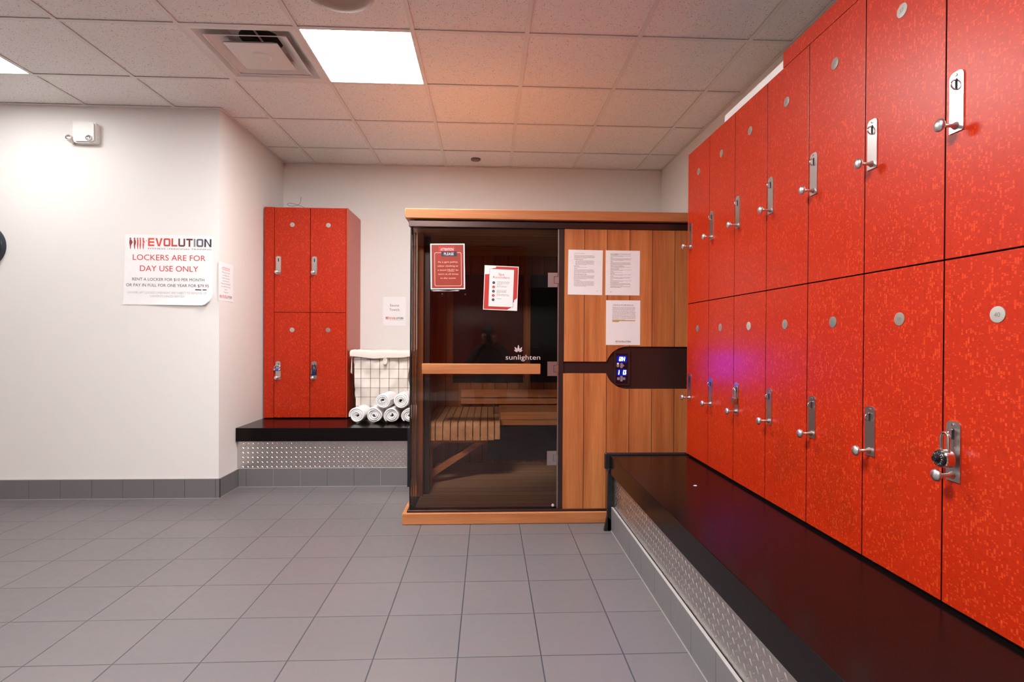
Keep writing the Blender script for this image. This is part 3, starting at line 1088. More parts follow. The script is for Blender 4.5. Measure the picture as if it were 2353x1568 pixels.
cove('baseboard_back', (XL+.013, 4.232), (-.625, 4.232), (0, -1), .142, .205, .06, light_at=(1, 2, 5, 6))

# scrap of white lint on the right bench
bm = NB()
lathe(bm, [(0, .0), (.006, .001), (.004, .003), (0, .0035)], 7, Matrix.Translation((.99, 2.52, BT)) @ Matrix.Diagonal((1.6, .8, 1, 1)), cap=False)
o = obj('lint_scrap', bm, 'paper')
tag(o, 'tiny scrap of white lint on the dark right bench', 'lint')

# ================================================================== SAUNA
SF = 3.375          # face of the glass
def sauna():
    X0, X1, Y1 = -.484, 1.44, 4.66
    t = thing('sauna_cabin', 'cedar infrared sauna cabin with tinted glass door between the two benches', 'sauna', ((X0+X1)/2, 3.34, 0))
    T = Matrix.Translation(-t.location)
    def part(name, bm, mat, parent=None, **k):
        bm.transform(T)
        return obj(name, bm, mat, parent or t, **k)
    part('base_rail', B(-.527, X1+.03, 3.34, Y1, 0.001, .070, bev=.003), 'cedar_x', smooth=40)
    bm = B(X0-.016, X1, 3.358, 3.42, .070, .084, bev=.002)
    box(bm, X0-.016, X0+.03, 3.42, 3.66, .070, .084, bev=.002)
    part('sill', bm, 'brown_al')
    part('cabin_floor', B(X0+.03, X1-.02, 3.42, Y1-.02, .070, .090), 'cedar_fl')
    part('back_wall', B(X0, X1, Y1-.05, Y1, .09, 1.885), 'cedar_in')
    part('side_wall', B(X0+.006, X0+.046, 3.64, Y1-.05, .09, 1.885), 'cedar_iny')
    part('side_wall', B(X1-.05, X1, 3.40, Y1-.05, .09, 1.885), 'cedar_iny')
    part('side_post', B(X0+.048, X0+.085, 3.69, 3.735, .09, 1.85), 'brown')
    part('cabin_ceiling', B(X0+.006, X1, 3.42, Y1-.05, 1.865, 1.885), 'cedar_fl')
    # header, cap
    part('header', B(X0-.012, X1, 3.362, 3.42, 1.850, 1.888, bev=.002), 'brown_al')
    part('header_gap', B(X0+.02, X1, 3.385, 3.45, 1.886, 1.900), 'darkgap')  # near-black strip puts the shade of this gap into colour
    bm = B(-.515, X1+.03, 3.335, Y1+.03, 1.897, 1.956, bev=.003)
    part('roof_cap', bm, 'cedar_x', smooth=40)
    # front wall (dark), with its raised cedar boards
    part('front_frame', B(.444, .475, 3.372, 3.44, .084, 1.850, bev=.002), 'brown')
    part('front_panel', B(.475, X1, 3.386, 3.43, .084, 1.850), 'brown')
    N = 14
    cx, cz, rx, rz = .885, .9755, .142, .135
    def arc(zs, z_in):
        """from the neck to the flat, clockwise"""
        a0 = PI-math.asin(min(1, abs(z_in-cz)/rz))
        return [(cx+rx*math.cos(a0+(PI/2-a0)*k/N), cz+zs*rz*math.sin(a0+(PI/2-a0)*k/N)) for k in range(N+1)]
    up = [(.477, 1.872), (.477, 1.014)]+arc(1, 1.014)+[(X1, cz+rz), (X1, 1.872)]
    lo = [(.4725, .078), (X1, .078), (X1, cz-rz)]+arc(-1, .939)[::-1]+[(.4725, .939)]
    m = frame((0, 3.386, 0), (1, 0, 0), (0, 0, 1), (0, -1, 0))
    for poly in (up, lo):
        bm = NB()
        prism(bm, poly, 0, .016, m)
        part('cedar_panel', bm, 'cedar_z')
    # glass
    g = B(X0+.002, .4355, SF, SF+.008, .085, 1.849)
    gl = part('glass_door', g, 'glass')
    bm = B(X0-.001, X0+.007, SF+.010, 3.64, .085, 1.849)
    part('glass_side_pane', bm, 'glass_side')
    part('edge_seal', B(X0-.004, X0+.002, SF-.001, SF+.009, .085, 1.849), 'black')
    part('door_gap_seal', B(.436, .443, SF+.002, SF+.014, .085, 1.849), 'hinge')
    # handle bars, both faces
    part('door_handle', B(-.408, .326, SF-.044, SF-.016, .936, .999, bev=.002), 'cedar_x', smooth=40)
    bm = NB()
    for x in (-.28, .19):
        tube(bm, [(x, SF-.017, .968), (x, SF, .968)], .008, 10)
    part('handle_standoff', bm, 'hinge')
    for x, zz in ((-.288, 1.431), (-.144, 1.431)):
        bm = NB()
        lathe(bm, [(.006, 0), (.006, .004), (.003, .006), (0, .006)], 14, frame((x, SF, zz), (1, 0, 0), (0, 0, 1), (0, -1, 0)), cap=False)
        part('hook_stud', bm, 'black', smooth=40)
    for zc in (1.527, .968, .405):
        bm = NB()
        mm = frame((.407, SF, zc), (1, 0, 0), (0, 0, 1), (0, -1, 0))
        prism(bm, [(-.034, -.045), (.026, -.045), (.026, -.022), (.004, -.022), (.004, .022), (.026, .022), (.026, .045), (-.034, .045)], 0, .010, mm)
        h = part('hinge', bm, 'hinge')
        bm = NB()
        prism(bm, rrect(.0065, .036, -.0205, .0205, .002, 2), 0, .008, mm)
        part('hinge_leaf', bm, 'hinge', h)
    # logo etched on the glass
    P = Print(UZ((.2185, SF, 1.0245)), .0006)
    P.text('sunlighten', 0, 0, .032, 'etch', width=.218)
    lz = .048
    P.poly([(-.029+.0075*math.cos(a)*(1-abs(math.sin(a))*.35), lz+.0195+.0165*math.sin(a)) for a in [k*PI/10 for k in range(20)]], 'etch', .0003)
    def petal(ang, L, wd, bx, by):
        pts = []
        for k in range(9):
            s = k/8
            pts.append((s*L, wd*math.sin(PI*s**.8)))
        for k in range(7, 0, -1):
            s = k/8
            pts.append((s*L, -wd*math.sin(PI*s**.8)))
        c, s2 = math.cos(ang), math.sin(ang)
        P.poly([(bx+c*u-s2*v, by+s2*u+c*v) for u, v in pts], 'etch')
    for s in (-1, 1):
        petal(PI/2-s*.52, .034, .0062, -.029+s*.0065, lz+.003)
        petal(PI/2-s*1.12, .027, .0045, -.029+s*.004, lz+.0005)
    P.poly([(-.029, lz+.044), (-.0355, lz+.034), (-.029, lz+.0375), (-.0225, lz+.034)], 'etch')
    for o in P.bm.verts:
        o.co = T @ o.co
    P.build('etched_logo', gl)
    bm = NB()
    lathe(bm, [(.009, 0), (.009, .0008), (0, .001)], 18, frame((.412, SF, .106), (1, 0, 0), (0, 0, 1), (0, -1, 0)), cap=False)
    part('round_sticker', bm, 'etch', gl)
    # control panel
    bm = NB()
    mm = frame((.849, 3.386, .975), (1, 0, 0), (0, 0, 1), (0, -1, 0))
    prism(bm, rrect(-.052, .052, -.111, .111, .004, 3), 0, .012, mm)
    cp = part('control_panel', bm, 'brown')
    bm = NB()
    prism(bm, rrect(-.040, .036, -.100, .090, .002, 2), .0121, .0126, mm)
    part('display', bm, 'display', cp)
    bm = NB()
    for z0, z1 in ((.032, .078), (-.052, -.008)):
        prism(bm, rrect(-.036, .032, z0, z1, .010, 4), .0127, .0129, mm)
    part('display_glow', bm, 'glow', cp)
    P = Print(mm, .0135)
    def seg7(on, x, y, w2, h2, th):
        sl = .12
        A = {'a': ((0, 2), (1, 2)), 'b': ((1, 2), (1, 1)), 'c': ((1, 1), (1, 0)), 'd': ((0, 0), (1, 0)), 'e': ((0, 1), (0, 0)), 'f': ((0, 2), (0, 1)), 'g': ((0, 1), (1, 1))}
        for k in on:
            (u0, v0), (u1, v1) = A[k]
            q = [(x+u*w2+sl*v*h2/2, y+v*h2/2) for u, v in ((u0, v0), (u1, v1))]
            P.stroke(q, th, 'led')
    seg7('abged', -.018, .046, .0125, .020, .0045)
    seg7('bcefg', .001, .046, .0125, .020, .0045)
    seg7('bc', -.034, -.040, .0125, .022, .0045)
    seg7('abcdef', .008, -.040, .0125, .022, .0045)
    for v in P.bm.verts:
        v.co = T @ v.co
    P.build('lit_digits', cp)
    bm = NB()
    for x, z0, z1, w2 in ((-.0275, -.008+.012, .0335-.001, .008), (-.0045, -.001, .030, .0075)):
        prism(bm, rrect(x-w2, x+w2, z0, z1, .003, 3), .0128, .0150, mm)
    prism(bm, circ(.006, .0145, .007, 14), .0128, .0146, mm)
    prism(bm, rrect(-.0125, .003, -.086, -.052, .003, 3), .0128, .0150, mm)
    for x in (-.024, .0125):
        prism(bm, rrect(x-.0078, x+.0078, -.077, -.061, .003, 3), .0128, .0150, mm)
    part('key', bm, 'btn', cp)
    bm = NB()
    prism(bm, circ(-.0275, .026, .003, 12), .0151, .0156, mm)
    prism(bm, circ(.0255, -.034, .0018, 10), .0135, .0140, mm)
    part('indicator_light', bm, 'led_red', cp)
    # inside: side bench with slats running front to back and a waterfall front
    zt, zb, yf = .572, .445, 3.75
    xs = [-.434, -.365, -.313, -.261, -.209, -.157, -.105, -.053, -.001, .046, .088]
    def slat_profile(y0, y1, drop):
        r = .035
        pts = [(y1, zt), (y1, zt-.022), (y0+.022, zt-.022), (y0+.022, zb), (y0, zb)]
        pts += [(y0+r-r*math.cos(a), zt-r+r*math.sin(a)) for a in [k*PI/12 for k in range(7)]]
        return pts
    for k in range(10):
        a, b = xs[k]+.003, xs[k+1]-.003
        inset = 0 if k < 8 else (.008 if k == 8 else .035)
        bm = NB()
        mm2 = frame((0, 0, 0), (0, 1, 0), (0, 0, 1), (1, 0, 0))
        prism(bm, slat_profile(yf+inset, 4.60 if k < 9 else 4.16, 0), a, b, mm2)
        part('bench_slat', bm, 'cedar_y')
    bm = B(-.434, .0, yf+.03, yf+.07, zb-.022, zb-.002)
    box(bm, -.434, -.400, 3.90, 3.94, .09, zb-.002)
    box(bm, -.434, .0, 3.90, 3.94, zb-.022, zb-.004)
    prism(bm, [(-.400, .150), (-.400, .205), (-.055, zb-.022), (.0, zb-.022), (.0, zb-.030)], -3.94, -3.90, frame((0, 0, 0), (1, 0, 0), (0, 0, 1), (0, -1, 0)))
    prism(bm, [(-.400, zb-.10), (-.400, zb-.022), (-.32, zb-.022), (-.32, zb-.035)], -3.94, -3.90, frame((0, 0, 0), (1, 0, 0), (0, 0, 1), (0, -1, 0)))
    part('bench_support', bm, 'cedar_x')
    # back bench, slats across
    for z0, z1, y0, y1 in ((.528, .566, 4.15, 4.17), (.485, .525, 4.15, 4.17)):
        part('bench_slat', B(.095, X1-.06, y0, y1, z0, z1, bev=.002), 'cedar_x')
    for k in range(5):
        y0 = 4.15+k*.092
        part('bench_slat', B(.095, X1-.06, y0, y0+.086, .5665, .588, bev=.002), 'cedar_x')
    for z0, z1 in ((.655, .725), (.60, .648)):
        part('backrest_slat', B(-.23, .95, 4.56, 4.585, z0, z1, bev=.002), 'cedar_x')
    part('heater_panel', B(-.30, .30, 4.60, 4.609, .78, 1.70), 'black')
    part('heater_panel', B(.36, .96, 4.60, 4.609, .78, 1.70), 'black')
    part('heater_panel', B(.0, .90, 4.58, 4.60, .12, .42), 'black')
    return t
sauna()

# ================================================================== SIGNS
def sheet(name, label, m, w2, h2, mat='paper', th=.0006, cat='sign', group=None):
    """a flat sheet, origin at its centre; m is the wall frame at that centre"""
    t = thing(name, label, cat, group=group)
    t.matrix_world = m
    bm = NB()
    prism(bm, [(-w2, -h2), (w2, -h2), (w2, h2), (-w2, h2)], 0, th)
    obj('sheet', bm, mat, t)
    return t
I4 = Matrix.Identity(4)
# the big locker notice: lower edge lifts off, lower right corner curls out
def big_notice():
    Wd, Hh = .612, .500
    t = thing('locker_notice', 'large white locker rental notice on the left wall, lower right corner curling', 'sign')
    t.matrix_world = UZ((-2.278, YF-.001, 1.633)) @ Matrix.Rotation(math.radians(-.35), 4, 'Z')
    bm = NB()
    nx, ny = 40, 34
    grid = {}
    for i in range(nx+1):
        for j in range(ny+1):
            u, v = -Wd/2+Wd*i/nx, -Hh/2+Hh*j/ny
            low = max(0, (-Hh/2+.075-v)/.075)
            z = .001+.010*low**2*(.55+.45*math.sin(u*9+.4))
            # corner curl, along the diagonal
            s = ((u-Wd/2)-(v+Hh/2))/math.sqrt(2)+.075
            if s > 0:
                R = .05
                k = min(s/R, 1.25)
                z += R*(1-math.cos(k))
                d = s-R*math.sin(k)
                u -= d/math.sqrt(2)
                v += d/math.sqrt(2)
            grid[i, j] = bm.verts.new((u-.012*(1-j/ny)*(1-i/nx), v, z))
    for i in range(nx):
        for j in range(ny):
            bm.faces.new([grid[i, j], grid[i+1, j], grid[i+1, j+1], grid[i, j+1]])
    obj('sheet', bm, 'paper', t, smooth=60)
    P = Print(I4, .0014)
    logo(P, -.283, .293, .146, .226)
    P.text('LOCKERS ARE FOR', .000, .068, .042, 'ink_red', width=.505)
    P.text('DAY USE ONLY', .000, -.010, .042, 'ink_red', width=.405)
    P.text('RENT A LOCKER FOR $10 PER MONTH', -.005, -.078, .0215, 'ink', width=.500)
    P.text('OR PAY IN FULL FOR ONE YEAR FOR $79.95', -.010, -.120, .0215, 'ink', width=.575)
    P.poly([(.180, -.137), (.186, -.142), (.224, -.1425), (.227, -.138), (.222, -.135), (.186, -.134)], 'ink')
    P.poly([(.231, -.138), (.238, -.142), (.262, -.141), (.263, -.136), (.255, -.134), (.236, -.135)], 'ink')
    P.text('LOCKERS LEFT LOCKED OVERNIGHT ARE SUBJECT TO REMOVAL OF', -.012, -.1700, .0155, 'ink_faint', width=.55)
    P.build('printing', t)
    P = Print(I4, .0026)
    P.text('CONTENTS (UNLESS RENTED)', -.012, -.1950, .0155, 'ink_faint', width=.24)
    P.build('printing', t)
big_notice()
# small flyer on the side wall
m = frame((XL+.0005, 4.042, 1.560), (0, 1, 0), (0, 0, 1), (1, 0, 0))
t = sheet('flyer', 'small white attention flyer on the side wall by the corner', m, .108, .140)
P = Print(I4)
P.text('ATTENTION!', 0, .092, .016, 'ink_red', width=.115)
P.rect(-.058, .058, .086, .088, 'ink_red')
for k, (s, wd) in enumerate((('Please do not leave', .115), ('your things in the', .10), ('lockers unless you', .11), ('have rented one.', .095), ('Please see front desk if', .14), ('you would like to rent a', .14), ('locker.', .037), ('Thank you!', .065))):
    P.text(s, 0, .064-k*.0205, .0095, 'ink_mid', width=wd)
logo(P, -.092, .092, -.123, -.098)
P.build('printing', t)
# Sauna towels notice
t = sheet('towel_notice', 'white paper notice reading Sauna Towels above the hamper', UZ((-.8915, YB-.0005, 1.410)), .108, .137)
P = Print(I4)
P.text('Sauna', 0, .045, .024, 'ink_mid', width=.086)
P.text('Towels', 0, .003, .024, 'ink_mid', width=.094)
logo(P, -.083, .083, -.081, -.052, tagline=False)
P.rect(-.042, .083, -.085, -.0835, 'ink_mid')
P.build('printing', t)
# attention sign on the glass
t = sheet('attention_sign', 'orange red ATTENTION PLEASE card in a white border on the sauna glass', UZ((-.2535, SF-.0005, 1.601)) @ Matrix.Rotation(math.radians(.9), 4, 'Z'), .1135, .150, 'film', .0006)
P = Print(I4, .0008)
P.rect(-.109, .105, -.138, .147, 'paper')
P.rect(-.1015, .0975, -.1315, .140, 'red_card', .0003)
P.rect(-.058, .043, .099, .130, 'red_lite', .0006)
P.ring(rrect(-.084, .084, -.118, .092, .010), rrect(-.0812, .0812, -.1152, .0892, .0085), 'cream_ink', .0006)
P.rect(-.041, .056, .068, .098, 'ink', .0009)
P.text('ATTENTION', -.005, .103, .0165, 'paper', width=.080, dz=.0011)
P.text('PLEASE', .006, .0745, .0175, 'paper', width=.060, dz=.0013)
for k, (s, wd) in enumerate((('As a gym policy,', .125), ('either clothing or', .130), ('a towel MUST be', .128), ('worn at all times', .126), ('in the sauna', .094))):
    P.text(s, 0, .028-k*.0252, .0105, 'cream_ink', width=wd, dz=.0007)
P.rect(-.003, .039, .028-2*.0252-.0042, .028-2*.0252-.0026, 'cream_ink', .0007)
P.build('printing', t)
P = Print(I4, .0016)
P.poly([(-.108, -.146), (-.060, -.143), (.0, -.149), (.055, -.143), (.07, -.147), (.06, -.150), (-.09, -.150)], 'etch')
P.build('tape_edge', t)
# spa reminders
t = sheet('spa_sign', 'tilted red and white Spa Reminders card on the sauna glass', UZ((.0775, SF-.0005, 1.4735)) @ Matrix.Rotation(math.radians(-1.9), 4, 'Z'), .1125, .145, 'film', .0006)
P = Print(I4, .0008)
P.rect(-.107, .107, -.139, .139, 'paper')
P.poly([(-.103, .083), (-.079, .084), (-.072, .090), (-.070, .115), (-.056, .122), (-.036, .126), (-.034, .134), (.103, .134), (.103, -.058), (.094, -.068), (.086, -.072), (.086, -.082), (.074, -.098), (.070, -.120), (.050, -.130), (.046, -.1345), (-.103, -.1345)], 'red_lite', .0003)
P.rect(-.0755, .0800, -.1185, .1185, 'ink', .0006)
P.rect(-.0745, .0785, -.1170, .1175, 'paper', .0008)
P.text('Spa', .0, .079, .0145, 'red_lite', width=.036, dz=.001)
P.text('Reminders', .0, .060, .0145, 'red_lite', width=.103, dz=.001)
for k in range(5):
    y = .032-k*.0268
    P.poly(circ(-.046, y, .0088, 18), 'red_lite' if k % 2 else 'ink', .001)
    P.text(str(k+1), -.046, y-.0032, .0065, 'paper', dz=.0013)
    for q in range((4, 2, 4, 2, 1)[k]):
        P.words(-.026, -.026+(.078, .066, .062, .080, .036)[k]*(1 if q < 3 else .4), y+.006-q*.0062, .0042, 'ink_faint', .001)
logo(P, -.060, .060, -.103, -.087, tagline=False)
P.build('printing', t)
# three typed sheets on the cedar boards
CF = 3.370
sx = CF/3.38
t = sheet('instruction_sheet', 'typed white Health and Safety sheet, left of the pair on the cedar panel', UZ((.6095, CF-.0005, 1.577)) @ Matrix.Rotation(math.radians(-.6), 4, 'Z'), .1095, .1415)
P = Print(I4)
P.text('HEALTH & SAFETY', -.072, .116, .006, 'ink_doc', width=.068, align='L')
x0, x1 = -.072, .060
y = P.para(x0, x1, .105, 5, .0044, .0026, 'ink_doc')
for hd, n in ((.058, 7), (.032, 1), (.024, 6), (.084, 6), (.042, 8)):
    y -= .004
    P.words(x0, x0+hd, y, .0034, 'ink_head')
    y -= .0065
    y = P.para(x0+(.008 if n == 7 else 0), x1, y, n, .0044, .0026, 'ink_doc')
P.words(.072, .078, -.118, .003, 'ink_doc')
P.build('printing', t)
t = sheet('instruction_sheet', 'typed white sheet with many headings, right of the pair on the cedar panel', UZ((.8475, CF-.0005, 1.576)) @ Matrix.Rotation(math.radians(-.2), 4, 'Z'), .1095, .1415)
P = Print(I4)
x0, x1 = -.078, .056
y = P.para(x0, x1, .118, 2, .0044, .0030, 'ink_head', .35)
y = P.para(x0, x1, y-.002, 2, .0044, .0026, 'ink_doc')
for hd, n in ((.013, 4), (.018, 5), (.09, 2), (.055, 2), (.02, 1), (.028, 2), (.022, 3), (.016, 2), (.055, 4)):
    y -= .0028
    P.words(x0, x0+hd, y, .0034, 'ink_head')
    y -= .0058
    y = P.para(x0, x1, y, n, .0042, .0026, 'ink_doc')
P.para(x0, x1, y-.004, 2, .0044, .003, 'ink_head', .5)
P.words(x0, x0+.007, -.123, .0034, 'ink_head')
P.build('printing', t)
t = sheet('instruction_sheet', 'typed white sheet with a yellow highlighted line, above the sauna control panel', UZ((.852, CF-.0005, 1.261)), .1095, .1415)
P = Print(I4)
P.words(-.066, .070, .110, .0042, 'ink_head')
y = P.para(-.068, .082, .098, 14, .0062, .0034, 'ink_doc', .55)
P.rect(-.069, .078, y-.0010, y+.0048, 'ink_hi')
P.rect(-.069, -.026, y-.0072, y-.0014, 'ink_hi')
P.lift = .0010
P.words(-.068, .077, y+.0004, .0034, 'ink_head')
P.words(-.068, -.028, y-.0058, .0034, 'ink_head')
P.build('printing', t)
P = Print(I4)
logo(P, -.048, .050, -.126, -.113, tagline=False, mono=True)
P.rect(-.050, .052, -.1300, -.1290, 'ink_doc')
P.build('printed_logo', t)

# ================================================================== WALL FITTINGS ON THE LEFT
def emergency_light():
    t = thing('emergency_light', 'white emergency light with two small lamp heads high on the left wall', 'emergency light')
    t.matrix_world = UZ((-2.835, YF, 2.588))
    bm = NB()
    poly = rrect(-.078, .078, -.074, .074, .022, 6)
    prism(bm, poly, 0, .040)
    prism(bm, rrect(-.070, .070, -.066, .066, .018, 6), .040, .052)
    obj('housing', bm, 'white', t, smooth=30)
    for x in (-.100, .036):
        m = frame((x, -.046, .042), (1, 0, 0), (0, math.cos(.25), -math.sin(.25)), (0, math.sin(.25), math.cos(.25)))
        bm = NB()
        lathe(bm, [(.016, -.03), (.022, -.02), (.0225, .018), (.019, .020), (.014, .015), (0, .012)], 26, m, cap=False)
        h = obj('lamp_head', bm, 'white', t, smooth=40)
        bm = NB()
        lathe(bm, [(.0185, .0185), (.010, .0225), (0, .0235)], 26, m, cap=False)
        lathe(bm, [(.006, .0235), (.003, .026), (0, .026)], 12, m, cap=False)
        obj('lens', bm, 'chrome', h, smooth=40)
    obj('test_button', lathe(NB(), [(.003, .052), (.003, .0545), (0, .055)], 10, Matrix.Translation((.05, -.05, 0)), cap=False), 'hinge', t)
emergency_light()
def wall_clock():
    t = thing('wall_clock', 'round black rimmed wall clock cut by the left edge of the photo', 'clock')
    t.matrix_world = UZ((-3.548, YF, 1.790))
    bm = NB()
    lathe(bm, [(.152, 0), (.152, .026), (.146, .036), (.136, .036), (.130, .028), (.130, .010)], 56, cap=False)
    obj('rim', bm, 'rim', t, smooth=40)
    bm = NB()
    lathe(bm, [(.130, .011), (0, .011)], 56, cap=False)
    obj('face', bm, 'clockred', t)
    bm = NB()
    lathe(bm, [(.129, .0125), (.124, .0125)], 56, cap=False)
    obj('face_ring', bm, 'clockring', t)
    P = Print(I4, .014)
    for k in range(12):
        a = k*PI/6
        P.stroke([(.105*math.sin(a), .105*math.cos(a)), (.120*math.sin(a), .120*math.cos(a))], .005, 'etch')
    P.build('hour_marks', t)
    P = Print(I4, .018)
    P.stroke([(-.01, -.008), (.05, .035)], .007, 'etch')
    P.stroke([(.01, -.012), (-.055, .070)], .005, 'etch')
    P.build('hands', t)
wall_clock()

# ================================================================== HAMPER AND TOWELS
def hamper():
    X0, X1, Y0, Y1, Z0, Z1 = -1.163, -.665, 4.66, 5.06, BT+.003, 1.030
    t = thing('laundry_hamper', 'wire grid laundry hamper with a white cotton liner behind the rolled towels', 'hamper', ((X0+X1)/2, Y0, BT))
    T = Matrix.Translation((-(X0+X1)/2, -Y0, -BT))
    def part(name, bm, mat, parent=None, **k):
        bm.transform(T)
        return obj(name, bm, mat, parent or t, **k)
    bm = NB()
    zs = [Z0+.0016, .569, .648, .727, .808, .889, .969, Z1]
    xs = [X0, -1.089, -1.009, -.931, -.851, -.769, -.693, X1]
    ys = [Y0, Y0+.08, Y0+.16, Y0+.24, Y0+.32, Y1]
    for x in xs:
        for y in (Y0, Y1):
            tube(bm, [(x, y, Z0), (x, y, Z1)], .0016, 6)
    for y in ys[1:-1]:
        for x in (X0, X1):
            tube(bm, [(x, y, Z0), (x, y, Z1)], .0016, 6)
    for z in zs:
        r = .003 if z in (Z1, zs[0]) else .0016
        tube(bm, [(X0, Y0, z), (X1, Y0, z), (X1, Y1, z), (X0, Y1, z)], r, 6, closed=True)
    part('wire_frame', bm, 'wire', smooth=60)
    # liner: sagging bag inside, folded over the rim
    def wr(u, z, s):
        return .004*math.sin(u*31+z*17+s)+.006*math.sin(z*26+2.2*math.sin(u*9+s))+.003*math.sin(u*63-z*41)
    per = []
    n = 22
    def rect_pt(s, ins):
        x0, x1, y0, y1 = X0+ins, X1-ins, Y0+ins, Y1-ins
        Lx, Ly = x1-x0, y1-y0
        P = 2*(Lx+Ly)
        d = s*P
        if d < Lx:
            return Vector((x0+d, y0, 0)), Vector((0, -1, 0)), d
        d -= Lx
        if d < Ly:
            return Vector((x1, y0+d, 0)), Vector((1, 0, 0)), d
        d -= Ly
        if d < Lx:
            return Vector((x1-d, y1, 0)), Vector((0, 1, 0)), d
        d -= Lx
        return Vector((x0, y1-d, 0)), Vector((-1, 0, 0)), d
    NS, NZ = 150, 40
    bm = NB()
    rows = []
    for j in range(NZ+1):
        z = Z0+.006+(Z1-Z0-.008)*j/NZ
        row = []
        f = j/NZ
        ins = .012+.020*(1-f)**2
        for i in range(NS):
            p, nn, d = rect_pt(i/NS, ins)
            amp = wr(d, z, (i//38)*1.7)*min(1, (1-f)*6+.1)
            p = p+nn*(amp-.004)
            p.z = z
            row.append(bm.verts.new(p))
        rows.append(row)
    for a, b in zip(rows, rows[1:]):
        for i in range(NS):
            bm.faces.new([a[i], a[(i+1) % NS], b[(i+1) % NS], b[i]])
    bm.faces.new(rows[0][::-1])
    part('liner', bm, 'cotton', smooth=80)
    bm = NB()
    rows = []
    prof = [(.020, -.010), (.006, .014), (-.006, .022), (-.014, .014), (-.017, -.004), (-.0165, -.022), (-.015, -1)]
    for ins, dz in prof:
        row = []
        for i in range(NS):
            p, nn, d = rect_pt(i/NS, ins)
            front = nn.y < 0
            hang = .032+(.016*math.sin(PI*min(1, d/.5)) if front else .010)
            z = Z1+(dz if dz > -.5 else -hang)
            p = p+nn*(.003*math.sin(d*38+1)*(1 if dz < 0 else .3))
            p.z = z+.003*math.sin(d*25)
            row.append(bm.verts.new(p))
        rows.append(row)
    for a, b in zip(rows, rows[1:]):
        for i in range(NS):
            bm.faces.new([a[i], a[(i+1) % NS], b[(i+1) % NS], b[i]])
    part('liner_cuff', bm, 'cotton', smooth=80)
    bm = NB()
    m = UZ((-.882, Y0-.0125, .962))
    prism(bm, [(.018*math.cos(a), .034*math.sin(a)) for a in [k*PI/12 for k in range(24)]], 0, .003, m)
    tg = part('leather_tab', bm, 'cotton')
    bm = NB()
    lathe(bm, [(.011, .003), (.012, .0045), (.010, .005), (.010, .003)], 20, UZ((-.882, Y0-.0125, .978)), cap=False)
    prism(bm, rrect(-.006, .006, -.0012, .0012, .001, 2), .003, .0042, UZ((-.882, Y0-.0125, .978)))
    part('tab_button', bm, 'ink_mid', tg)
    # tie cord on the left side
    bm = tube(NB(), [(X0-.005, Y0+.02, 1.0), (X0-.007, Y0+.01, .95), (X0-.006, Y0, .90), (X0-.009, Y0-.004, .86), (X0-.004, Y0+.008, .845), (X0-.004, Y0+.012, .90)], .0045, 6)
    part('tie_cord', bm, 'cotton', smooth=60)
hamper()

def rolled_towel(label, x, y, z, r, L, rot, seed):
    """roll lying front to back; origin at the front bottom"""
    rr = random.Random(seed)
    t = thing('rolled_towel', label, 'towel', (x, y, z), rot, 'rolled white sauna towels')
    turns = 3.4
    N = 120
    r0 = .004
    th = (r-r0)/(turns+.5)*1.0
    ph = rr.uniform(0, 6.28)
    cen = []
    for i in range(N+1):
        s = i/N
        a = ph+s*turns*2*PI
        rad = r0+th/2+(r-th-r0)*s
        rad *= 1+.035*math.sin(3*a+seed)*s
        cen.append((rad, a))
    stations = [(-.007, .30), (-.003, .66), (.004, .88), (.014, .98), (.03, 1.0)]+[(L*q, 1.0) for q in (.25, .4, .55, .7, .85)]+[(L-.01, .96), (L, .7)]
    # fuzzy radius along the length
    bm = NB()
    rows = []
    for yy, tk in stations:
        row = []
        wob = 1+.02*math.sin(yy*40+seed)
        for sgn in (1, -1):
            seq = cen if sgn > 0 else cen[::-1]
            for i, (rad, a) in enumerate(seq):
                q = (rad+sgn*th/2*tk)*wob
                dy = .004*math.sin(a*1.3+seed)+.006*(rad/r-.5)*math.sin(a+seed)
                row.append(bm.verts.new((q*math.cos(a), yy+(dy if yy < L/2 else -dy), q*math.sin(a)*.95+r*.95)))
        rows.append(row)
    n = len(rows[0])
    for a, b in zip(rows, rows[1:]):
        for i in range(n):
            bm.faces.new([a[i], a[(i+1) % n], b[(i+1) % n], b[i]])
    h2 = n//2
    for row, flip in ((rows[0], False), (rows[-1], True)):
        for i in range(h2-1):
            q = [row[i], row[i+1], row[n-2-i], row[n-1-i]]
            bm.faces.new(q if flip else q[::-1])
    bmesh.ops.recalc_face_normals(bm, faces=bm.faces)
    obj('roll', bm, 'towel', t, smooth=60)
TR = .0690
rolled_towel('rolled white towel, leftmost of the bottom row beside the red lockers', -1.066, 4.425, BT, TR, .21, -.10, 1)
rolled_towel('rolled white towel, second of the bottom row from the lockers', -.925, 4.415, BT, TR, .23, -.02, 2)
rolled_towel('rolled white towel, third of the bottom row from the lockers', -.782, 4.405, BT, TR, .24, .04, 3)
rolled_towel('rolled white towel ending the bottom row, half hidden by the sauna', -.640, 4.400, BT, TR, .24, .0, 4)
rolled_towel('rolled white towel on top of the pile, the left one of two', -.853, 4.405, BT+.121, TR+.001, .23, -.10, 5)
rolled_towel('rolled white towel on top of the pile, the right one of two', -.705, 4.395, BT+.121, TR+.001, .24, .03, 6)

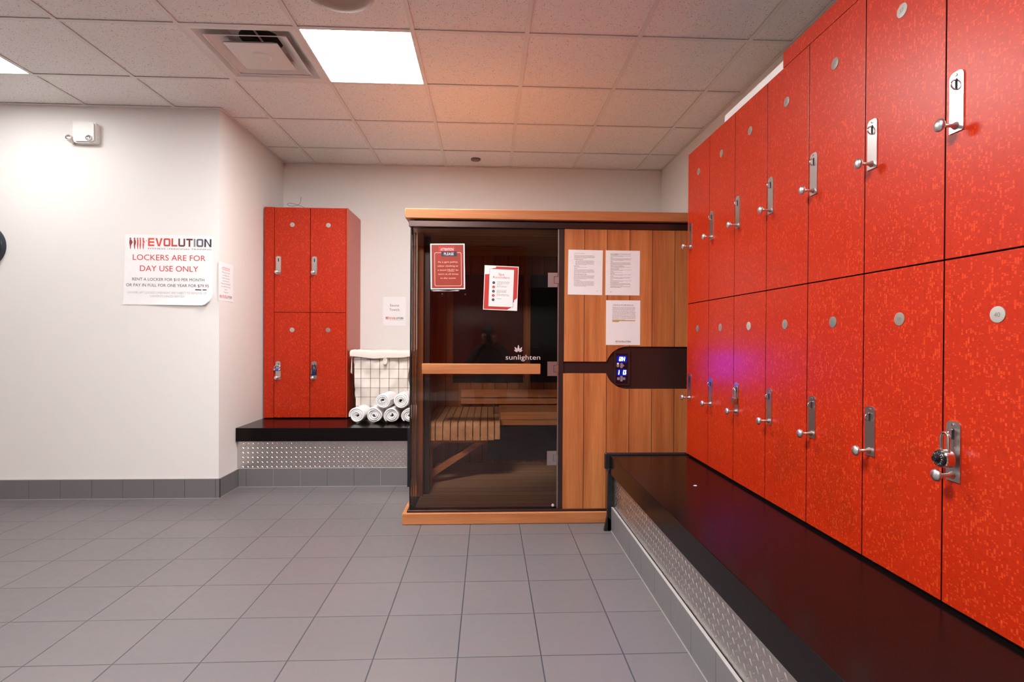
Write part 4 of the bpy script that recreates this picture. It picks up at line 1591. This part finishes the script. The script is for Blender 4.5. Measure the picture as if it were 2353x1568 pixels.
# ================================================================== THE PHOTOGRAPHER (seen mirrored in the glass door)
def skin_mesh(name, joints, edges, mat, parent, lvl=2):
    me = bpy.data.meshes.new(name)
    me.from_pydata([j[0] for j in joints], edges, [])
    o = bpy.data.objects.new(name, me)
    C.objects.link(o)
    sk = o.modifiers.new('skin', 'SKIN')
    for v, j in zip(me.skin_vertices[0].data, joints):
        r = j[1]
        v.radius = (r, r) if not isinstance(r, tuple) else r
    me.skin_vertices[0].data[0].use_root = True
    su = o.modifiers.new('sub', 'SUBSURF')
    su.levels = su.render_levels = lvl
    dg = bpy.context.evaluated_depsgraph_get()
    m2 = bpy.data.meshes.new_from_object(o.evaluated_get(dg))
    bpy.data.objects.remove(o)
    bpy.data.meshes.remove(me)
    m2.name = name
    m2.materials.clear()
    m2.materials.append(M[mat])
    m2.polygons.foreach_set('use_smooth', [True]*len(m2.polygons))
    o = bpy.data.objects.new(name, m2)
    C.objects.link(o)
    if parent is not None:
        o.parent = parent
    return o
def photographer():
    t = thing('person', 'seated person in black cap and dark knit top with camera, mirrored in sauna glass', 'person', (0, -.45, 0))
    V = lambda x, y, z: (x, y+.45, z)
    # pelvis at (0,-.62,.52), seat .45; knees about .58
    J = [(V(.02, -.62, .53), .15), (V(.02, -.60, .68), .145), (V(.02, -.55, .84), .165), (V(.02, -.50, .96), .12), (V(.02, -.44, 1.035), .055), (V(.01, -.40, 1.08), .052),
         (V(-.17, -.52, .955), .078), (V(-.27, -.40, .80), .060), (V(-.15, -.20, .98), .045), (V(-.06, -.13, 1.075), .033),
         (V(.21, -.52, .955), .078), (V(.32, -.42, .80), .060), (V(.20, -.20, 1.0), .045), (V(.085, -.12, 1.10), .033),
         (V(-.10, -.45, .56), .105), (V(-.12, -.18, .56), .078), (V(-.11, -.30, .32), .060), (V(-.10, -.28, .09), .045), (V(-.11, -.17, .045), .042),
         (V(.15, -.45, .56), .105), (V(.19, -.18, .56), .078), (V(.18, -.30, .32), .060), (V(.17, -.28, .09), .045), (V(.18, -.17, .045), .042)]
    E = [(0, 1), (1, 2), (2, 3), (3, 4), (4, 5), (3, 6), (6, 7), (7, 8), (8, 9), (3, 10), (10, 11), (11, 12), (12, 13),
         (0, 14), (14, 15), (15, 16), (16, 17), (17, 18), (0, 19), (19, 20), (20, 21), (21, 22), (22, 23)]
    body = skin_mesh('body', J, E, 'sweater', t)
    body.data.materials.append(M['jeans'])
    body.data.materials.append(M['skin'])
    body.data.materials.append(M['black'])
    for p in body.data.polygons:
        z, y = p.center.z, p.center.y-.45
        if z > 1.055 and y < -.3:
            p.material_index = 2
        elif z < .075:
            p.material_index = 3
        elif z < .60 and (y > -.52 or z < .58) and abs(p.center.x) < .34:
            p.material_index = 1
    # head: skull with brow, nose, mouth, ears
    bm = NB()
    bmesh.ops.create_uvsphere(bm, u_segments=28, v_segments=20, radius=1)
    for v in bm.verts:
        x, y, z = v.co
        w2 = .074*(1-.18*max(0, -z)**1.5)
        v.co = Vector((x*w2, y*.096, z*.118))
        if y > 0:
            v.co.y += .020*math.exp(-((x/.16)**2+((z+.12)/.22)**2))       # nose
            v.co.y -= .010*math.exp(-(((abs(x)-.42)/.16)**2+((z-.10)/.12)**2))   # eye sockets
            v.co.y += .006*math.exp(-((x/.35)**2+((z+.50)/.08)**2))       # lips
            v.co.y += .008*math.exp(-((x/.3)**2+((z+.85)/.15)**2))        # chin
    bm.transform(Matrix.Translation(V(.0, -.285, 1.185)))
    head = obj('head', bm, 'skin', t, smooth=80)
    for s in (-1, 1):
        bm = NB()
        bmesh.ops.create_uvsphere(bm, u_segments=12, v_segments=8, radius=1)
        bm.transform(Matrix.Translation(V(s*.074, -.295, 1.18)) @ Matrix.Diagonal((.010, .020, .032, 1)))
        obj('ear', bm, 'skin', head, smooth=80)
    for s in (-1, 1):
        bm = NB()
        bmesh.ops.create_uvsphere(bm, u_segments=12, v_segments=8, radius=.0115)
        bm.transform(Matrix.Translation(V(s*.031, -.207, 1.196)))
        obj('eye', bm, 'white', head, smooth=80)
    bm = NB()
    bmesh.ops.create_uvsphere(bm, u_segments=28, v_segments=16, radius=1)
    for v in list(bm.verts):
        if v.co.z < -.02:
            bm.verts.remove(v)
    bm.transform(Matrix.Translation(V(.0, -.288, 1.232)) @ Matrix.Diagonal((.086, .104, .105, 1)))
    prism(bm, [(-.080, 0), (-.075, .045), (-.045, .075), (0, .085), (.045, .075), (.075, .045), (.080, 0)], -.003, .003,
          Matrix.Translation(V(0, -.205, 1.236)) @ Matrix.Rotation(-.1, 4, 'X'))
    cap = obj('cap', bm, 'cap', t, smooth=60)
    P = Print(frame(V(0, -.1915, 1.285), (-1, 0, 0), (0, -.25, .968), (0, .968, .25)), .001)
    P.text('NF', 0, -.012, .024, 'etch', width=.036)
    P.build('cap_badge', cap)
    bm = NB()
    bmesh.ops.create_uvsphere(bm, u_segments=24, v_segments=14, radius=1)
    for v in bm.verts:
        if v.co.y > .35:
            v.co.y = .35
    bm.transform(Matrix.Translation(V(.0, -.312, 1.165)) @ Matrix.Diagonal((.080, .088, .105, 1)))
    obj('hair', bm, 'black', t, smooth=60)
    # hands: palm and five fingers each, curled round the camera
    for s, wr in ((-1, V(-.06, -.13, 1.075)), (1, V(.085, -.12, 1.10))):
        w0 = Vector(wr)
        px = w0+Vector((-s*.0, .035, .035))
        J = [(tuple(w0), .026), (tuple(px), (.034, .018))]
        E = [(0, 1)]
        for k in range(4):
            a = px+Vector((s*(.022-.015*k), .012, .028-.004*abs(k-1)))
            b = a+Vector((-s*.012, .018, .020))
            c = b+Vector((-s*.020, .004, .006))
            i = len(J)
            J += [(tuple(a), .0098), (tuple(b), .0086), (tuple(c), .0075)]
            E += [(1, i), (i, i+1), (i+1, i+2)]
        a = px+Vector((-s*.034, -.010, .004))
        b = a+Vector((-s*.014, .012, .020))
        i = len(J)
        J += [(tuple(a), .0115), (tuple(b), .009)]
        E += [(1, i), (i, i+1)]
        skin_mesh('hand', J, E, 'skin', t, 1)
    return t
photographer()
t = thing('camera_body', 'black camera held to the face of the person mirrored in the glass', 'camera', (0, -.13, 1.10))
bm = B(-.068, .068, -.035, .020, .0, .092, bev=.010, seg=2)
box(bm, -.025, .025, -.040, .018, .088, .118, bev=.008, seg=2)
obj('housing', bm, 'black', t, smooth=40)
obj('lens_barrel', lathe(NB(), [(.036, 0), (.038, .02), (.036, .085), (.030, .088), (.027, .070), (0, .066)], 28, frame((0, .018, .0588), (-1, 0, 0), (0, 0, 1), (0, 1, 0)), cap=False), 'black', t, smooth=40)
t = thing('stool', 'low plain stool under the person mirrored in the glass', 'stool', (.02, -.66, 0))
obj('seat', lathe(NB(), [(.16, .375), (.17, .385), (.17, .41), (.16, .42), (0, .42)], 28), 'black', t, smooth=40)
for k in range(4):
    a = PI/4+k*PI/2
    obj('leg', tube(NB(), [(.11*math.cos(a), .11*math.sin(a), .38), (.15*math.cos(a), .15*math.sin(a), .0)], .014, 10), 'steel', t, smooth=60)
